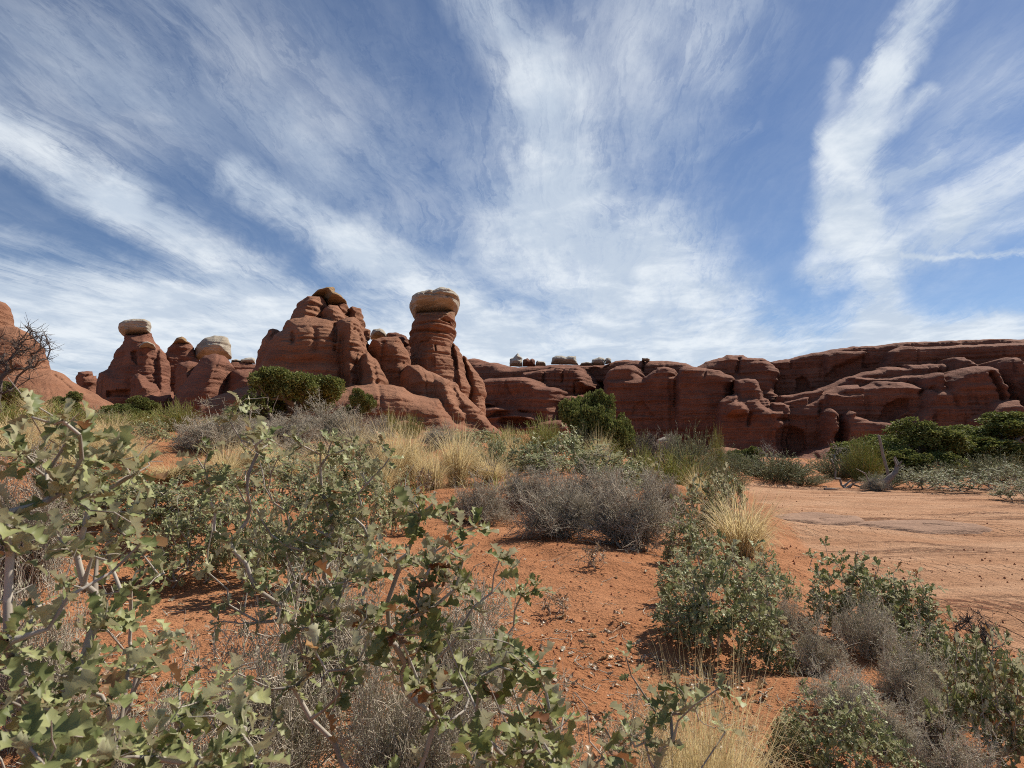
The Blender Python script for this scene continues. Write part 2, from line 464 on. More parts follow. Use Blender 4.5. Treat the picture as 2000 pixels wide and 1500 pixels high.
for q in [(-.6, .5, .36), (.6, .5, .34), (-1.6, 1.6, .38), (0, 1.5, .36), (1.0, 1.6, .30), (-2.5, 3, .40), (-1.6, 4, .36), (-.6, 3.2, .38),
          (.6, 3.4, .34), (1.2, 2.6, .30), (1.55, 2.3, .16), (2.1, 2.3, .12), (1.7, 3.1, .24), (2.3, 3.2, .16), (2.6, 2.4, .02),
          (.6, 5, .38), (1.5, 4.6, .32), (2.0, 3.9, .22), (2.5, 3.9, .10), (3.0, 3.9, 0), (2.2, 5.6, .30), (2.7, 5.6, .14), (3.1, 5.6, 0.01),
          (2.4, 7.5, .32), (3.0, 7.5, .12), (3.5, 7.5, 0), (2.8, 10, .40), (3.5, 10, .16), (4.1, 10, 0), (3.4, 12.5, .30), (4.1, 12.5, .12), (4.7, 12.5, 0), (4.2, 15, .3), (5.1, 15, .02),
          (3.2, 2.2, -.04), (5, 3, -.03), (5, 5, 0), (8, 5, 0), (6, 8, 0), (9, 9, 0), (6.5, 12, 0), (10, 13, 0), (14, 12, .05), (7.5, 16, 0),
          (6.4, 17, .03), (9, 17.5, .02), (13, 16.5, .06), (17, 17, .3), (11, 20, .05), (15, 21, .15), (20, 22, .5),
          (0, -4, .3), (-5, -3, .6), (5, -3, 0), (-6, 3, .8), (0, -40, 0), (-40, 0, 3), (40, 0, .5), (60, 40, 0)]:
    CTRL.append(q)
for q in [(1000, 1040, 6.6), (800, 965, 8.6), (860, 938, 10), (1330, 942, 11), (300, 872, 8.5), (280, 868, 10), (130, 838, 13), (400, 832, 15),
          (60, 900, 6.5), (200, 960, 5.4), (560, 905, 9), (640, 860, 13), (760, 868, 13), (900, 855, 18), (1000, 850, 22), (1200, 893, 15),
          (1100, 880, 15), (1100, 925, 9.5), (1400, 918, 18), (1260, 905, 17), (1450, 930, 21), (1600, 935, 21), (1750, 935, 20),
          (545, 838, 22), (250, 820, 22), (30, 815, 22), (-150, 800, 25), (700, 838, 25), (900, 845, 30), (1100, 870, 30), (1400, 905, 32),
          (1700, 915, 32), (2000, 915, 32), (0, 800, 34), (200, 805, 36), (450, 830, 40), (700, 846, 40), (950, 865, 42), (1200, 890, 50),
          (1500, 905, 60), (1900, 900, 60), (300, 820, 60), (900, 860, 65), (1300, 890, 75), (1800, 900, 72), (-300, 780, 50), (0, 800, 90),
          (1000, 862, 150), (0, 862, 150), (2000, 862, 150)]:
    cp(*q)
CTRL = np.array(CTRL)


def _tx(x, y):
    r = np.sqrt(x * x + y * y) + 0.8
    return np.arctan2(x, y + 0.25 * r) * 3.2, np.log(r) * 3.2


_cu, _cv = _tx(CTRL[:, 0], CTRL[:, 1])


def ground_z(x, y, detail=True):
    x, y = np.asarray(x, float), np.asarray(y, float)
    sh = np.broadcast(x, y).shape
    x, y = np.broadcast_to(x, sh).ravel(), np.broadcast_to(y, sh).ravel()
    u, v = _tx(x, y)
    num = np.zeros(len(x)); den = np.zeros(len(x))
    for i in range(len(CTRL)):
        w = 1.0 / ((u - _cu[i]) ** 2 + (v - _cv[i]) ** 2 + 0.035) ** 2
        num += w * CTRL[i, 2]; den += w
    z = num / den
    if detail:
        ws = wash_mask(x, y)
        fade = 1 / (1 + (np.hypot(x, y) / 60) ** 2)
        z = z + (1 - 0.8 * ws) * (0.05 * fbm(x * 0.9, y * 0.9, 1.0, 4) * np.clip(np.hypot(x, y) / 3, .5, 3) * fade)
        near = np.clip(1.6 - np.hypot(x, y) / 14, 0, 1)
        z = z + near * (1 - 0.8 * ws) * 0.022 * fbm(x * 2.8, y * 2.8, 7.0, 2)
        z = z + near * (1 - 0.7 * ws) * (0.010 * fbm(x * 7, y * 7, 4.0, 3) + 0.006 * np.abs(fbm(x * 21, y * 21, 9.0, 2)))
        z = z + ws * near * 0.010 * fbm(x * 1.2, y * 7, 2.0, 3)
    return z.reshape(sh)


def wash_edge(y):
    return np.interp(y, [0, 2, 4, 6, 8, 10, 12, 15, 18, 19.5, 30], [2.6, 2.7, 2.95, 3.0, 3.4, 3.95, 4.45, 5.2, 6.2, 30, 90])


def wash_mask(x, y):
    return np.clip((x - wash_edge(y)) / 0.7 + 0.5, 0, 1) * np.clip((18.4 - y - 0.05 * x) / 1.0, 0, 1)


def build_ground():
    ang = np.concatenate([np.radians(np.linspace(-180, -52, 50)[:-1]), np.radians(np.linspace(-52, 52, 640)), np.radians(np.linspace(52, 180, 50)[1:])])
    r = [0.3]
    while r[-1] < 900:
        q = r[-1]
        r.append(q * (1.06 if q < .9 else 1.0095 if q < 9 else 1.014 if q < 40 else 1.05))
    r = np.array(r)
    A, R = np.meshgrid(ang, r)
    X, Y = R * np.sin(A), R * np.cos(A)
    Z = ground_z(X, Y)
    nr, na = X.shape
    V = np.stack([X, Y, Z], -1).reshape(-1, 3)
    i = np.arange(nr - 1)[:, None] * na + np.arange(na - 1)[None, :]
    Fq = np.stack([i, i + 1, i + na + 1, i + na], -1).reshape(-1, 4)[:, ::-1]
    V = np.concatenate([V, [[0, 0, float(Z[0].mean())]]])
    c = len(V) - 1
    Ft = np.stack([np.full(na - 1, c), np.arange(na - 1), np.arange(na - 1) + 1], -1)[:, ::-1]
    me = make_mesh('ground', V, [Fq, Ft])
    a = me.attributes.new('wash', 'FLOAT', 'POINT')
    a.data.foreach_set('value', wash_mask(V[:, 0], V[:, 1]).astype(np.float32))
    tag(link('ground', me, M_GROUND), 'orange red sand rising into hummocks beside a flat pale wash', 'ground', kind='structure')


build_ground()


def on_ground(u, v):
    """where the ray through a photo point meets the ground"""
    d = np.concatenate([np.arange(0.7, 12, 0.02), np.arange(12, 60, 0.1)])
    a = at(u, v, 1.0)
    x, z = a[0] * d, CZ + (a[2] - CZ) * d
    g = ground_z(x, d, False)
    k = np.argmax(z <= g)
    if z[k] > g[k]:
        k = len(d) - 1
    return float(x[k]), float(d[k]), float(ground_z(x[k], d[k]))


# ------------------------------------------------------------------ sandstone
def vw(ox, oy, s):
    return lambda pts: [(ox + p[0] / s, oy + p[1] / s) for p in pts]


R1, R2, R3 = vw(0, 520, 3.846), vw(460, 520, 3.846), vw(900, 600, 3.846)
VA, VB, VC = vw(1120, 640, 5), vw(1420, 640, 5), vw(1700, 640, 4.413)
BOT = 1010


def lobe(pts, Y, D, R, slope=0.12, closed=False, p=2.0, back=None, jit=1.0, flute=0.0, sag=0.0):
    return dict(pts=pts, Y=Y, D=D, R=R, slope=slope, closed=closed, p=p, back=back or D, jit=jit, flute=flute, sag=sag)


def seg_dist(X, Z, P, Q):
    d = Q - P; L = d @ d + 1e-9
    t = np.clip(((X - P[0]) * d[0] + (Z - P[1]) * d[1]) / L, 0, 1)
    return np.hypot(X - P[0] - t * d[0], Z - P[1] - t * d[1])


def inside(X, Z, P):
    c = np.zeros(X.shape, bool); n = len(P)
    for i in range(n):
        (x1, z1), (x2, z2) = P[i], P[(i + 1) % n]
        if z1 == z2:
            continue
        c ^= ((Z < z1) != (Z < z2)) & (X < (x2 - x1) * (Z - z1) / (z2 - z1) + x1)
    return c


def relief(name, lobes, mat, pitch, seed=0.0, strata=1.0, cuts=(), cracks=(), parent=None, rough=1.0, blend=0.5, rs=0.8, face=None):
    """a rock body: every lobe is an outline at its own distance, swelled to a rounded solid front and back"""
    # the body is worked in a frame turned to face its own bearing from the view point
    us = [p[0] for L in lobes for p in L['pts']]
    th = math.atan(((min(us) + max(us)) / 2 - W_PX / 2) / F_PX) if face is None else face
    ct, sn = math.cos(th), math.sin(th)

    def loc(u, v, Y):
        x, y, z = at(u, v, 1.0)
        xl, yl = x * ct - y * sn, x * sn + y * ct
        k = (Y / ct) / yl
        return xl * k, CZ + (z - CZ) * k

    polys = []
    for L in lobes:
        pts = list(L['pts'])
        if not L['closed']:
            pts = [(pts[0][0], BOT)] + pts + [(pts[-1][0], BOT)]
        w = np.array([(loc(u, v, L['Y'] - 0.12 * L['D'])[0], loc(u, v, L['Y'] - 0.36 * L['D'])[1]) for u, v in pts])
        polys.append(w)
    allp = np.concatenate(polys)
    x0, z0 = allp.min(0) - pitch * 4; x1, z1 = allp.max(0) + pitch * 4
    gx, gz = np.arange(x0, x1, pitch), np.arange(z0, z1, pitch)
    X, Z = np.meshgrid(gx, gz)
    zw = Z + 0.45 * pn(X * 0.09 + seed, Z * 0.05, 3.1) + 0.12 * pn(X * .5, Z * .3, seed)
    led = (0.34 * np.tanh(2.4 * pn(seed + X * .012, 0.3, zw * 0.75)) + 0.30 * np.tanh(3 * pn(seed + X * .03, 2.3, zw * 1.9))
           + 0.26 * np.tanh(3 * pn(seed + X * .06, 5.3, zw * 4.3)) + 0.15 * pn(seed + X * .1, 7.3, zw * 9.0)) * strata
    seam = np.exp(-(pn(seed + X * .02, 1.3, zw * 0.55) / .035) ** 2) * np.clip(.35 + 2 * pn(X * .13, Z * .2, seed + 3), 0, 1)
    seam2 = np.exp(-(pn(seed + X * .04, 9.3, zw * 1.5) / .05) ** 2) * np.clip(2.2 * pn(X * .2, Z * .3, seed + 6), 0, 1)
    joint = np.exp(-(pn(X * .22 + seed, Z * .05, 2.2) / .022) ** 2) * np.clip(.1 + 2.2 * pn(X * .15, Z * .12, seed + 12), 0, 1)
    blk = _rs_blk[(np.floor(X * .55 + seed + .6 * pn(X * .2, Z * .2, 4.0) + .5 * (np.floor(zw * .8).astype(int) % 2)).astype(int)) & 63, np.floor(zw * .8 + .25 * pn(X * .3, Z * .1, 9.0)).astype(int) & 63]
    blk2 = _rs_blk[(np.floor(X * 1.3 + seed + .5 * (np.floor(zw * 2.1).astype(int) % 2)).astype(int)) & 63, np.floor(zw * 2.1).astype(int) & 63]
    bm = np.clip(.25 + 2.0 * pn(X * .12 + seed, Z * .16, 14.0), 0, 1)
    led = led + bm * (.50 * blk + .26 * blk2) * min(1.2, strata + .3)
    joint2 = np.exp(-(pn(X * .45 + seed, Z * .08 + .3 * X * .1, 5.5) / .03) ** 2) * np.clip(2.4 * pn(X * .2, Z * .15, seed + 22), 0, 1)
    led = led + .5 * joint2
    led = led + (0.45 * seam + 0.28 * seam2) * min(1, strata) + 0.7 * joint
    nb = (0.55 * fbm(X * .33 + seed, Z * .33, 1.7, 3, 0.5) + 0.38 * (np.abs(fbm(X * 0.9 + seed, Z * 1.6, 3.7, 5, 0.6)) - .28)) * rough
    jx = 0.16 * led + 0.20 * pn(X * 0.8 + seed, Z * 1.1, 8.0) + 0.09 * pn(X * 2.2, Z * 3.0, seed)
    jz = 0.14 * pn(X * 0.8 + 40, Z * 0.8, seed) + 0.06 * pn(X * 2.5, Z * 2.5, seed + 9)
    Yf = np.full(X.shape, 1e6); Yb = np.full(X.shape, -1e6); S = np.full(X.shape, -1e6); Y0 = np.zeros(X.shape)
    for L, w in zip(lobes, polys):
        L = dict(L, Y=L['Y'] / ct)
        j = L['jit']
        a, b = w.min(0) - 4 * pitch, w.max(0) + 4 * pitch
        ix = slice(max(0, int((a[0] - x0) / pitch)), int((b[0] - x0) / pitch) + 2)
        iz = slice(max(0, int((a[1] - z0) / pitch)), int((b[1] - z0) / pitch) + 2)
        Xs, Zs = X[iz, ix] + j * jx[iz, ix], Z[iz, ix] + j * jz[iz, ix]
        n = len(w); rng_ = range(n) if L['closed'] else range(1, n - 2)
        if not L['closed']:
            rng_ = range(0, n - 1)
        d = np.full(Xs.shape, 1e6)
        for i in rng_:
            d = np.minimum(d, seg_dist(Xs, Zs, w[i], w[(i + 1) % n]))
        ins = inside(Xs, Zs, w)
        sd = np.where(ins, d, -d)
        R = L['R'] * rs
        t = np.clip(sd / R, 0, 1)
        prof = (1 - (1 - t) ** L['p']) ** (1 / L['p'])
        ztop = w[:, 1].max()
        drop = np.clip(ztop - Z[iz, ix], 0, None)
        soft = np.clip(sd / (0.45 * R), 0, 1)
        yf = L['Y'] - L['D'] * prof - L['slope'] * drop * np.clip(t * 1.5, 0, 1) + soft * (0.42 * led[iz, ix] + 0.5 * nb[iz, ix])
        if L['flute']:
            yf = yf + soft * L['flute'] * np.tanh(2 * pn(Xs * 0.42 + seed * 3, Zs * 0.05, 6.0))
        yb = L['Y'] + L['back'] * prof + 0.3 * L['slope'] * drop
        yf = np.where(ins, yf, 1e6); yb = np.where(ins, yb, -1e6)
        sub = Yf[iz, ix]
        both = (sub < 1e5) & (yf < 1e5)
        hh = np.clip(.5 + .5 * (sub - yf) / blend, 0, 1)
        sm = sub + (yf - sub) * hh - blend * hh * (1 - hh)
        sub[...] = np.where(both, sm, np.minimum(sub, yf))
        sub = Yb[iz, ix]; m2 = yb > sub; sub[m2] = yb[m2]
        sub = S[iz, ix]; m3 = sd > sub; sub[m3] = sd[m3]
        y0 = Y0[iz, ix]; y0[m3] = L['Y']
    for (pts, Yc, depth, R) in cuts:                       # alcoves
        w = np.array([loc(u, v, Yc) for u, v in pts])
        Xs, Zs = X + 0.6 * jx, Z + 0.6 * jz
        d = np.full(X.shape, 1e6)
        for i in range(len(w)):
            d = np.minimum(d, seg_dist(Xs, Zs, w[i], w[(i + 1) % len(w)]))
        t = np.clip(np.where(inside(Xs, Zs, w), d, 0) / R, 0, 1)
        Yf = Yf + depth * (1 - (1 - t) ** 2) ** 0.5
    for (pts, Yc, depth, wd) in cracks:
        w = np.array([loc(u, v, Yc) for u, v in pts])
        d = np.full(X.shape, 1e6)
        for i in range(len(w) - 1):
            d = np.minimum(d, seg_dist(X + .7 * jx, Z + .7 * jz, w[i], w[i + 1]))
        Yf = Yf + depth * np.exp(-(d / wd) ** 2)
    ins = S > 0
    near = ins.copy()
    near[1:] |= ins[:-1]; near[:-1] |= ins[1:]; near[:, 1:] |= ins[:, :-1]; near[:, :-1] |= ins[:, 1:]
    near[1:, 1:] |= ins[:-1, :-1]; near[:-1, :-1] |= ins[1:, 1:]; near[1:, :-1] |= ins[:-1, 1:]; near[:-1, 1:] |= ins[1:, :-1]
    rim = near & ~ins
    gz_, gx_ = np.gradient(S, pitch)
    g = np.hypot(gx_, gz_) + 1e-6
    amt = np.clip(-S, 0, 1.5 * pitch)
    Xo = np.where(rim, X + amt * gx_ / g, X); Zo = np.where(rim, Z + amt * gz_ / g, Z)
    Yf = np.where(rim, Y0, Yf); Yb = np.where(rim, Y0, Yb)
    Yb = np.maximum(Yb, Yf)
    ok = near[:-1, :-1] & near[1:, :-1] & near[:-1, 1:] & near[1:, 1:] & (ins[:-1, :-1] | ins[1:, :-1] | ins[:-1, 1:] | ins[1:, 1:])
    nx = len(gx)
    ids = np.full(X.size, -1); nn = near.ravel(); ids[nn] = np.arange(nn.sum())
    k = (np.arange(len(gz) - 1)[:, None] * nx + np.arange(nx - 1)[None, :])[ok]
    q = np.stack([ids[k], ids[k + 1], ids[k + nx + 1], ids[k + nx]], -1)
    Vf = np.stack([Xo.ravel()[nn], Yf.ravel()[nn], Zo.ravel()[nn]], -1)
    Vb = np.stack([Xo.ravel()[nn], Yb.ravel()[nn], Zo.ravel()[nn]], -1)
    # the hidden back half can share the rim vertices
    nV = len(Vf)
    rimv = rim.ravel()[nn]
    bid = np.where(rimv, np.arange(nV), np.cumsum(~rimv) - 1 + nV)
    V = np.concatenate([Vf, Vb[~rimv]])
    V = np.stack([V[:, 0] * ct + V[:, 1] * sn, V[:, 1] * ct - V[:, 0] * sn, V[:, 2]], -1)
    me = make_mesh(name, V, [q, bid[q][:, ::-1]])
    return link(name, me, mat, parent)


def build_rocks():
    # --- dome at the far left
    o = relief('sandstone_dome', [
        lobe([(-170, 660), (-60, 600), (-20, 582), (0, 584), (10, 587), (16, 592), (21, 603), (27, 618), (33, 634), (40, 660)], 42, 2.6, 2.2, .1),
        lobe([(-260, 760), (-200, 690), (-60, 650), (0, 632), (36, 632), (47, 638), (62, 647), (75, 658), (85, 669), (90, 684), (96, 702), (101, 716), (104, 740)], 41.5, 4.5, 3.2, .15),
        lobe([(-300, 800), (-100, 730), (20, 705), (60, 712), (101, 716), (114, 722), (127, 729), (142, 739), (156, 749), (172, 758), (192, 767), (208, 776), (222, 786), (228, 800)], 41, 6.5, 4.2, .75),
        lobe([(-80, 800), (20, 775), (90, 765), (170, 785), (215, 800), (225, 812)], 37, 3, 2.2, .6)],
        M_RED, 0.055, 1.3, 0.5,
        cracks=[(R1([(440, 790), (520, 860), (600, 940), (640, 980)]), 36, .35, .10), (R1([(350, 690), (250, 740), (180, 800)]), 37, .3, .12)])
    tag(o, 'sunlit red sandstone dome sloping down to the right behind the bare tree', 'rock dome')

    # --- mushroom rock group on the left
    o = relief('mushroom_rock', [
        lobe(R1([(722, 1000), (722, 850), (750, 790), (810, 765), (822, 735), (850, 680), (865, 620), (900, 588), (930, 545), (937, 505), (1138, 490), (1146, 530), (1190, 575), (1212, 612), (1245, 645), (1262, 700), (1285, 745), (1280, 810), (1290, 1000)]), 74, 4.4, 3.6, .18, flute=.4),
        lobe(R1([(1036, 1000), (1034, 850), (1036, 600), (1070, 568), (1112, 564), (1160, 588), (1172, 622), (1158, 690), (1130, 860), (1150, 1000)]), 72, 3.2, 1.8, .1),
        lobe(R1([(1120, 1000), (1150, 700), (1190, 610), (1215, 640), (1262, 720), (1285, 748), (1270, 800), (1285, 1000)]), 72, 2.6, 2, .2),
        lobe(R1([(965, 1100), (985, 850), (1003, 808), (1050, 798), (1085, 822), (1120, 860), (1180, 880), (1206, 920), (1205, 942), (1300, 930), (1320, 1000), (1330, 1100)]), 68, 2.8, 2.0, .35)],
        M_CLIFF, 0.1, 4.1, 0.8,
        cuts=[(R1([(800, 985), (800, 930), (980, 930), (985, 985)]), 70, 1.2, .5), (R1([(980, 650), (1032, 640), (1034, 760), (990, 700)]), 71, 1.0, .6)])
    tag(o, 'dark red mushroom shaped pedestal rock with a flat buff caprock, left of the butte', 'mushroom rock')
    relief('cap', [lobe(R1([(885, 455), (890, 428), (930, 405), (1000, 394), (1080, 391), (1130, 415), (1142, 447), (1130, 490), (1138, 520), (1060, 512), (980, 512), (940, 520), (912, 502), (890, 475)]), 74, 2.6, 0.7, 0, True, jit=.5),
                   lobe(R1([(1040, 622), (1038, 600), (1070, 566), (1112, 562), (1160, 586), (1174, 618), (1120, 628)]), 71.7, 4.2, .9, 0, True, jit=.5)], M_BUFF, 0.07, 9.0, .7, parent=o)
    o = relief('rock_tower', [lobe(R1([(568, 900), (570, 835), (582, 790), (640, 782), (690, 788), (696, 822), (720, 818), (738, 850), (742, 950), (800, 970)]), 78, 1.8, 1.2, .12)], M_CLIFF, 0.1, 2.0, 1.0)
    tag(o, 'small square red rock tower left of the mushroom rock', 'rock tower')
    o = relief('knobby_rock', [lobe(R1([(1200, 800), (1215, 660), (1262, 640), (1370, 655), (1385, 690), (1480, 680), (1510, 715), (1500, 800)]), 79, 2.4, 1.6, .15),
                             lobe(R1([(1255, 700), (1262, 612), (1300, 572), (1330, 552), (1412, 560), (1452, 592), (1482, 655), (1485, 720)]), 79.5, 2.6, 1.8, .1)], M_CLIFF, 0.1, 6.0, 1.0)
    tag(o, 'red rock knob with a small rounded brown top, right of the mushroom rock', 'rock knob')
    relief('cap', [lobe(R1([(1290, 585), (1325, 532), (1370, 521), (1402, 540), (1412, 562), (1440, 582), (1400, 590), (1330, 592)]), 79.2, 2.9, 1.1, 0, True, jit=.5)], M_OLIVE, 0.08, 3.0, .7, parent=o)
    o = relief('caprock_boulder', [lobe(R1([(1462, 690), (1465, 612), (1482, 580), (1540, 532), (1600, 511), (1682, 518), (1712, 530), (1736, 582), (1742, 690), (1600, 700)]), 81, 3.6, 2.2, .1, True, jit=.6)], M_BUFF, 0.09, 7.7, 1.1)
    tag(o, 'large rounded buff caprock boulder behind the red dome, left of the butte', 'boulder')
    o = relief('rock_ridge', [lobe(R1([(1640, 800), (1700, 725), (1760, 713), (1830, 716), (1900, 728), (2000, 730), (2100, 760)]), 84, 2.4, 1.4, .15)], M_CLIFF, 0.1, 5.5)
    tag(o, 'low red rock ridge far between the dome and the butte', 'rock ridge')
    for pts, lab in [([(1735, 722), (1740, 702), (1775, 695), (1812, 706), (1818, 722)], 'small pale boulder on the low ridge, nearer the buff caprock'),
                     ([(1808, 728), (1812, 700), (1850, 686), (1890, 682), (1917, 692), (1920, 730)], 'pale boulder on the low ridge against the left edge of the butte')]:
        b = relief('pale_boulder', [lobe(R1(pts), 83.4, 1.3, .8, 0, True, jit=.5)], M_PALE, 0.07, 2.2, .6)
        tag(b, lab, 'boulder', 'pale boulders on the low ridge')
    o = relief('rounded_dome', [
        lobe(R1([(1250, 1100), (1330, 920), (1400, 830), (1500, 705), (1540, 662), (1620, 644), (1690, 660), (1732, 700), (1765, 758), (1745, 790)]), 64, 5.0, 3.6, .25, flute=.3),
        lobe(R1([(1660, 1000), (1740, 785), (1785, 768), (1900, 764), (2000, 775), (2060, 900)]), 62, 3.4, 2.2, .2),
        lobe(R1([(1310, 1000), (1320, 800), (1340, 720), (1420, 700), (1500, 720), (1500, 900)]), 67, 3.0, 2.0, .2)],
        M_CLIFF, 0.09, 8.8, 0.6)
    tag(o, 'rounded dark red rock dome between the mushroom rock and the butte', 'rock dome')

    # --- central butte
    o = relief('sandstone_butte', [
        lobe(R2([(395, 500), (402, 390), (430, 335), (470, 272), (530, 232), (533, 215), (600, 211), (645, 214), (682, 258), (690, 290), (690, 500)]), 54, 4.6, 2.6, .15),
        lobe(R2([(640, 470), (648, 350), (665, 312), (700, 283), (780, 285), (808, 318), (818, 350), (852, 372), (850, 470)]), 52.6, 3.8, 1.8, .15),
        lobe(R2([(750, 420), (752, 300), (770, 272), (830, 263), (852, 300), (846, 420)]), 55, 3, 1.5, .1),
        lobe(R2([(838, 480), (848, 320), (858, 298), (880, 289), (950, 303), (958, 330), (976, 372), (986, 430), (974, 458), (1020, 478), (1022, 518), (1000, 545), (1000, 700)]), 55.5, 2.8, 1.7, .1),
        lobe(R2([(90, 1000), (125, 880), (142, 760), (165, 640), (187, 588), (200, 540), (240, 492), (250, 465), (290, 454), (325, 462), (345, 490), (420, 520), (430, 800)]), 54, 4.2, 2.8, .22),
        lobe(R2([(120, 1000), (150, 850), (200, 700), (262, 565), (295, 500), (350, 468), (370, 422), (402, 388), (440, 374), (540, 362), (610, 362), (690, 378), (745, 392), (830, 396), (900, 400), (930, 440), (960, 900)]), 52, 6.0, 3.4, .20, flute=.45),
        lobe(R2([(738, 900), (744, 540), (748, 440), (772, 400), (830, 376), (892, 373), (942, 396), (966, 450), (986, 520), (993, 620), (1000, 760), (1010, 1000)]), 51, 5.8, 2.4, .20, flute=.2),
        lobe(R2([(885, 960), (895, 830), (912, 720), (930, 665), (952, 638), (1000, 640), (1052, 690), (1102, 760), (1132, 820), (1155, 880), (1180, 960)]), 48.5, 4.4, 2.2, .35),
        lobe(R2([(990, 900), (1005, 562), (1022, 540), (1100, 524), (1222, 519), (1242, 542), (1272, 602), (1300, 662), (1316, 722), (1330, 900)]), 54.5, 4.2, 2.0, .15, flute=.4),
        lobe(R2([(1225, 1000), (1240, 880), (1262, 780), (1282, 735), (1370, 733), (1442, 770), (1502, 800), (1582, 838), (1642, 858), (1690, 930), (1745, 990), (1805, 1048), (1832, 1080), (1824, 1108), (1872, 1130), (1902, 1180), (1960, 1225), (2020, 1270), (2050, 1300)]), 49, 4.2, 2.2, .30),
        lobe(R2([(1445, 1100), (1450, 880), (1458, 848), (1530, 828), (1602, 848), (1622, 940), (1662, 1040), (1702, 1080), (1732, 1132), (1735, 1200)]), 46.5, 3.2, 1.3, .30),
        lobe(R2([(1560, 1200), (1600, 900), (1640, 862), (1690, 935), (1745, 992), (1800, 1050), (1828, 1080), (1822, 1110), (1870, 1135), (1900, 1190), (2010, 1275), (2040, 1310)]), 47.5, 3.0, 1.4, .45),
        lobe(R2([(420, 1040), (530, 935), (600, 916), (740, 906), (830, 900), (900, 880), (1050, 874), (1200, 880), (1252, 892), (1322, 940), (1422, 964), (1502, 982), (1542, 1040), (1582, 1100), (1625, 1162), (1700, 1182), (1750, 1215), (1770, 1260)]), 45.5, 5.4, 2.0, .42),
        lobe(R1([(1500, 1100), (1535, 1014), (1640, 965), (1720, 940), (1800, 912), (1900, 885), (2010, 900), (2200, 960)]), 49, 4.2, 1.8, .35)],
        M_RED, 0.062, 0.4, 0.75,
        cracks=[(R2([(742, 400), (745, 470), (740, 555)]), 46, .8, .16), (R2([(420, 480), (430, 560)]), 46, .5, .15), (R2([(930, 470), (960, 560), (965, 640)]), 46, .7, .15), (R2([(590, 470), (600, 540), (595, 620)]), 46, .35, .2),
                (R2([(740, 580), (742, 605)]), 45, .6, .1), (R2([(1120, 560), (1115, 640), (1100, 700)]), 50, .4, .15), (R2([(890, 430), (893, 460)]), 46, .4, .1), (R2([(820, 900), (1100, 905), (1300, 960), (1460, 985)]), 42, .3, .1)])
    tag(o, 'large rounded red sandstone butte with fluted face and long apron at centre left', 'butte')
    relief('cap', [lobe(R2([(560, 225), (572, 203), (620, 166), (682, 147), (746, 147), (748, 186), (792, 206), (836, 250), (842, 275), (760, 282), (690, 285), (668, 230)]), 54, 3.4, 1.8, .1, True, jit=.5)], M_OLIVE, 0.06, 5.0, .9, parent=o)
    # --- boulders on the saddle behind the butte
    b = relief('pale_boulder', [lobe(R2([(1012, 540), (1018, 500), (1032, 470), (1090, 461), (1112, 472), (1132, 502), (1142, 540)]), 66, 2.2, 1.3, 0, True, jit=.5)], M_BUFF, 0.07, 5.9, .6)
    tag(b, 'smooth buff boulder on the saddle between the butte and the balanced rock', 'boulder')
    b = relief('layered_boulder', [lobe(R2([(1130, 700), (1138, 516), (1150, 492), (1200, 493), (1282, 514), (1316, 560), (1328, 640), (1335, 720)]), 67, 2.2, 1.5, .1)], M_CLIFF, 0.08, 2.9, 1.6)
    tag(b, 'dark layered rock against the left side of the balanced rock pillar', 'boulder')

    # --- balanced rock
    o = relief('balanced_rock', [
        lobe(R2([(1285, 900), (1312, 720), (1326, 640), (1316, 560), (1310, 480), (1322, 428), (1345, 392), (1352, 345), (1648, 330), (1652, 400), (1648, 480), (1638, 552), (1664, 620), (1690, 760), (1710, 900)]), 62, 5.2, 3.4, .10, flute=.6, p=2.3, jit=1.5),
        lobe(R2([(1600, 900), (1622, 640), (1640, 556), (1682, 612), (1702, 660), (1712, 702), (1725, 800), (1760, 900)]), 61.5, 4.2, 2.0, .2),
        lobe(R2([(1700, 900), (1705, 690), (1715, 662), (1745, 678), (1752, 705), (1775, 732), (1815, 790), (1850, 850), (1880, 950)]), 64, 3, 1.6, .25)],
        M_RED, 0.065, 3.3, 1.0,
        cuts=[(R2([(1520, 385), (1560, 362), (1612, 368), (1618, 384)]), 56, 1.2, .3), (R2([(1435, 760), (1440, 680), (1500, 672), (1500, 755)]), 56, .5, .5), (R2([(1380, 560), (1385, 540), (1450, 540), (1450, 556)]), 56, .4, .2), (R2([(1490, 620), (1495, 570), (1510, 570), (1508, 630)]), 56, .5, .2)],
        cracks=[(R2([(1635, 560), (1640, 640), (1665, 760)]), 57, .6, .15), (R2([(1330, 455), (1500, 470), (1640, 455)]), 56, .5, .12), (R2([(1340, 400), (1500, 405), (1640, 395)]), 56, .35, .12)])
    tag(o, 'tall red balanced rock pillar with a bulging pale cap against the sky', 'balanced rock')
    relief('cap', [lobe(R2([(1310, 285), (1320, 232), (1350, 205), (1452, 176), (1482, 181), (1540, 157), (1602, 170), (1642, 200), (1690, 242), (1697, 282), (1672, 312), (1645, 350), (1560, 356), (1400, 360), (1350, 360), (1330, 342), (1313, 305)]), 62, 5.2, 1.5, 0, True, jit=1.1, p=2.2)],
           M_BUFF, 0.055, 6.6, 1.9, parent=o, rs=1.0, rough=1.8, cracks=[(R2([(1330, 262), (1450, 270), (1560, 255), (1690, 275)]), 57, .35, .12), (R2([(1420, 200), (1560, 205), (1650, 225)]), 57, .3, .1)])

    relief('brown_band', [lobe(R2([(1322, 440), (1345, 395), (1352, 340), (1500, 325), (1648, 325), (1656, 400), (1652, 455), (1500, 470)]), 62, 5.6, 2.4, .05, True, jit=.6)],
           M_BAND, 0.06, 3.6, 1.4, parent=bpy.data.objects['balanced_rock'], rs=1.0)

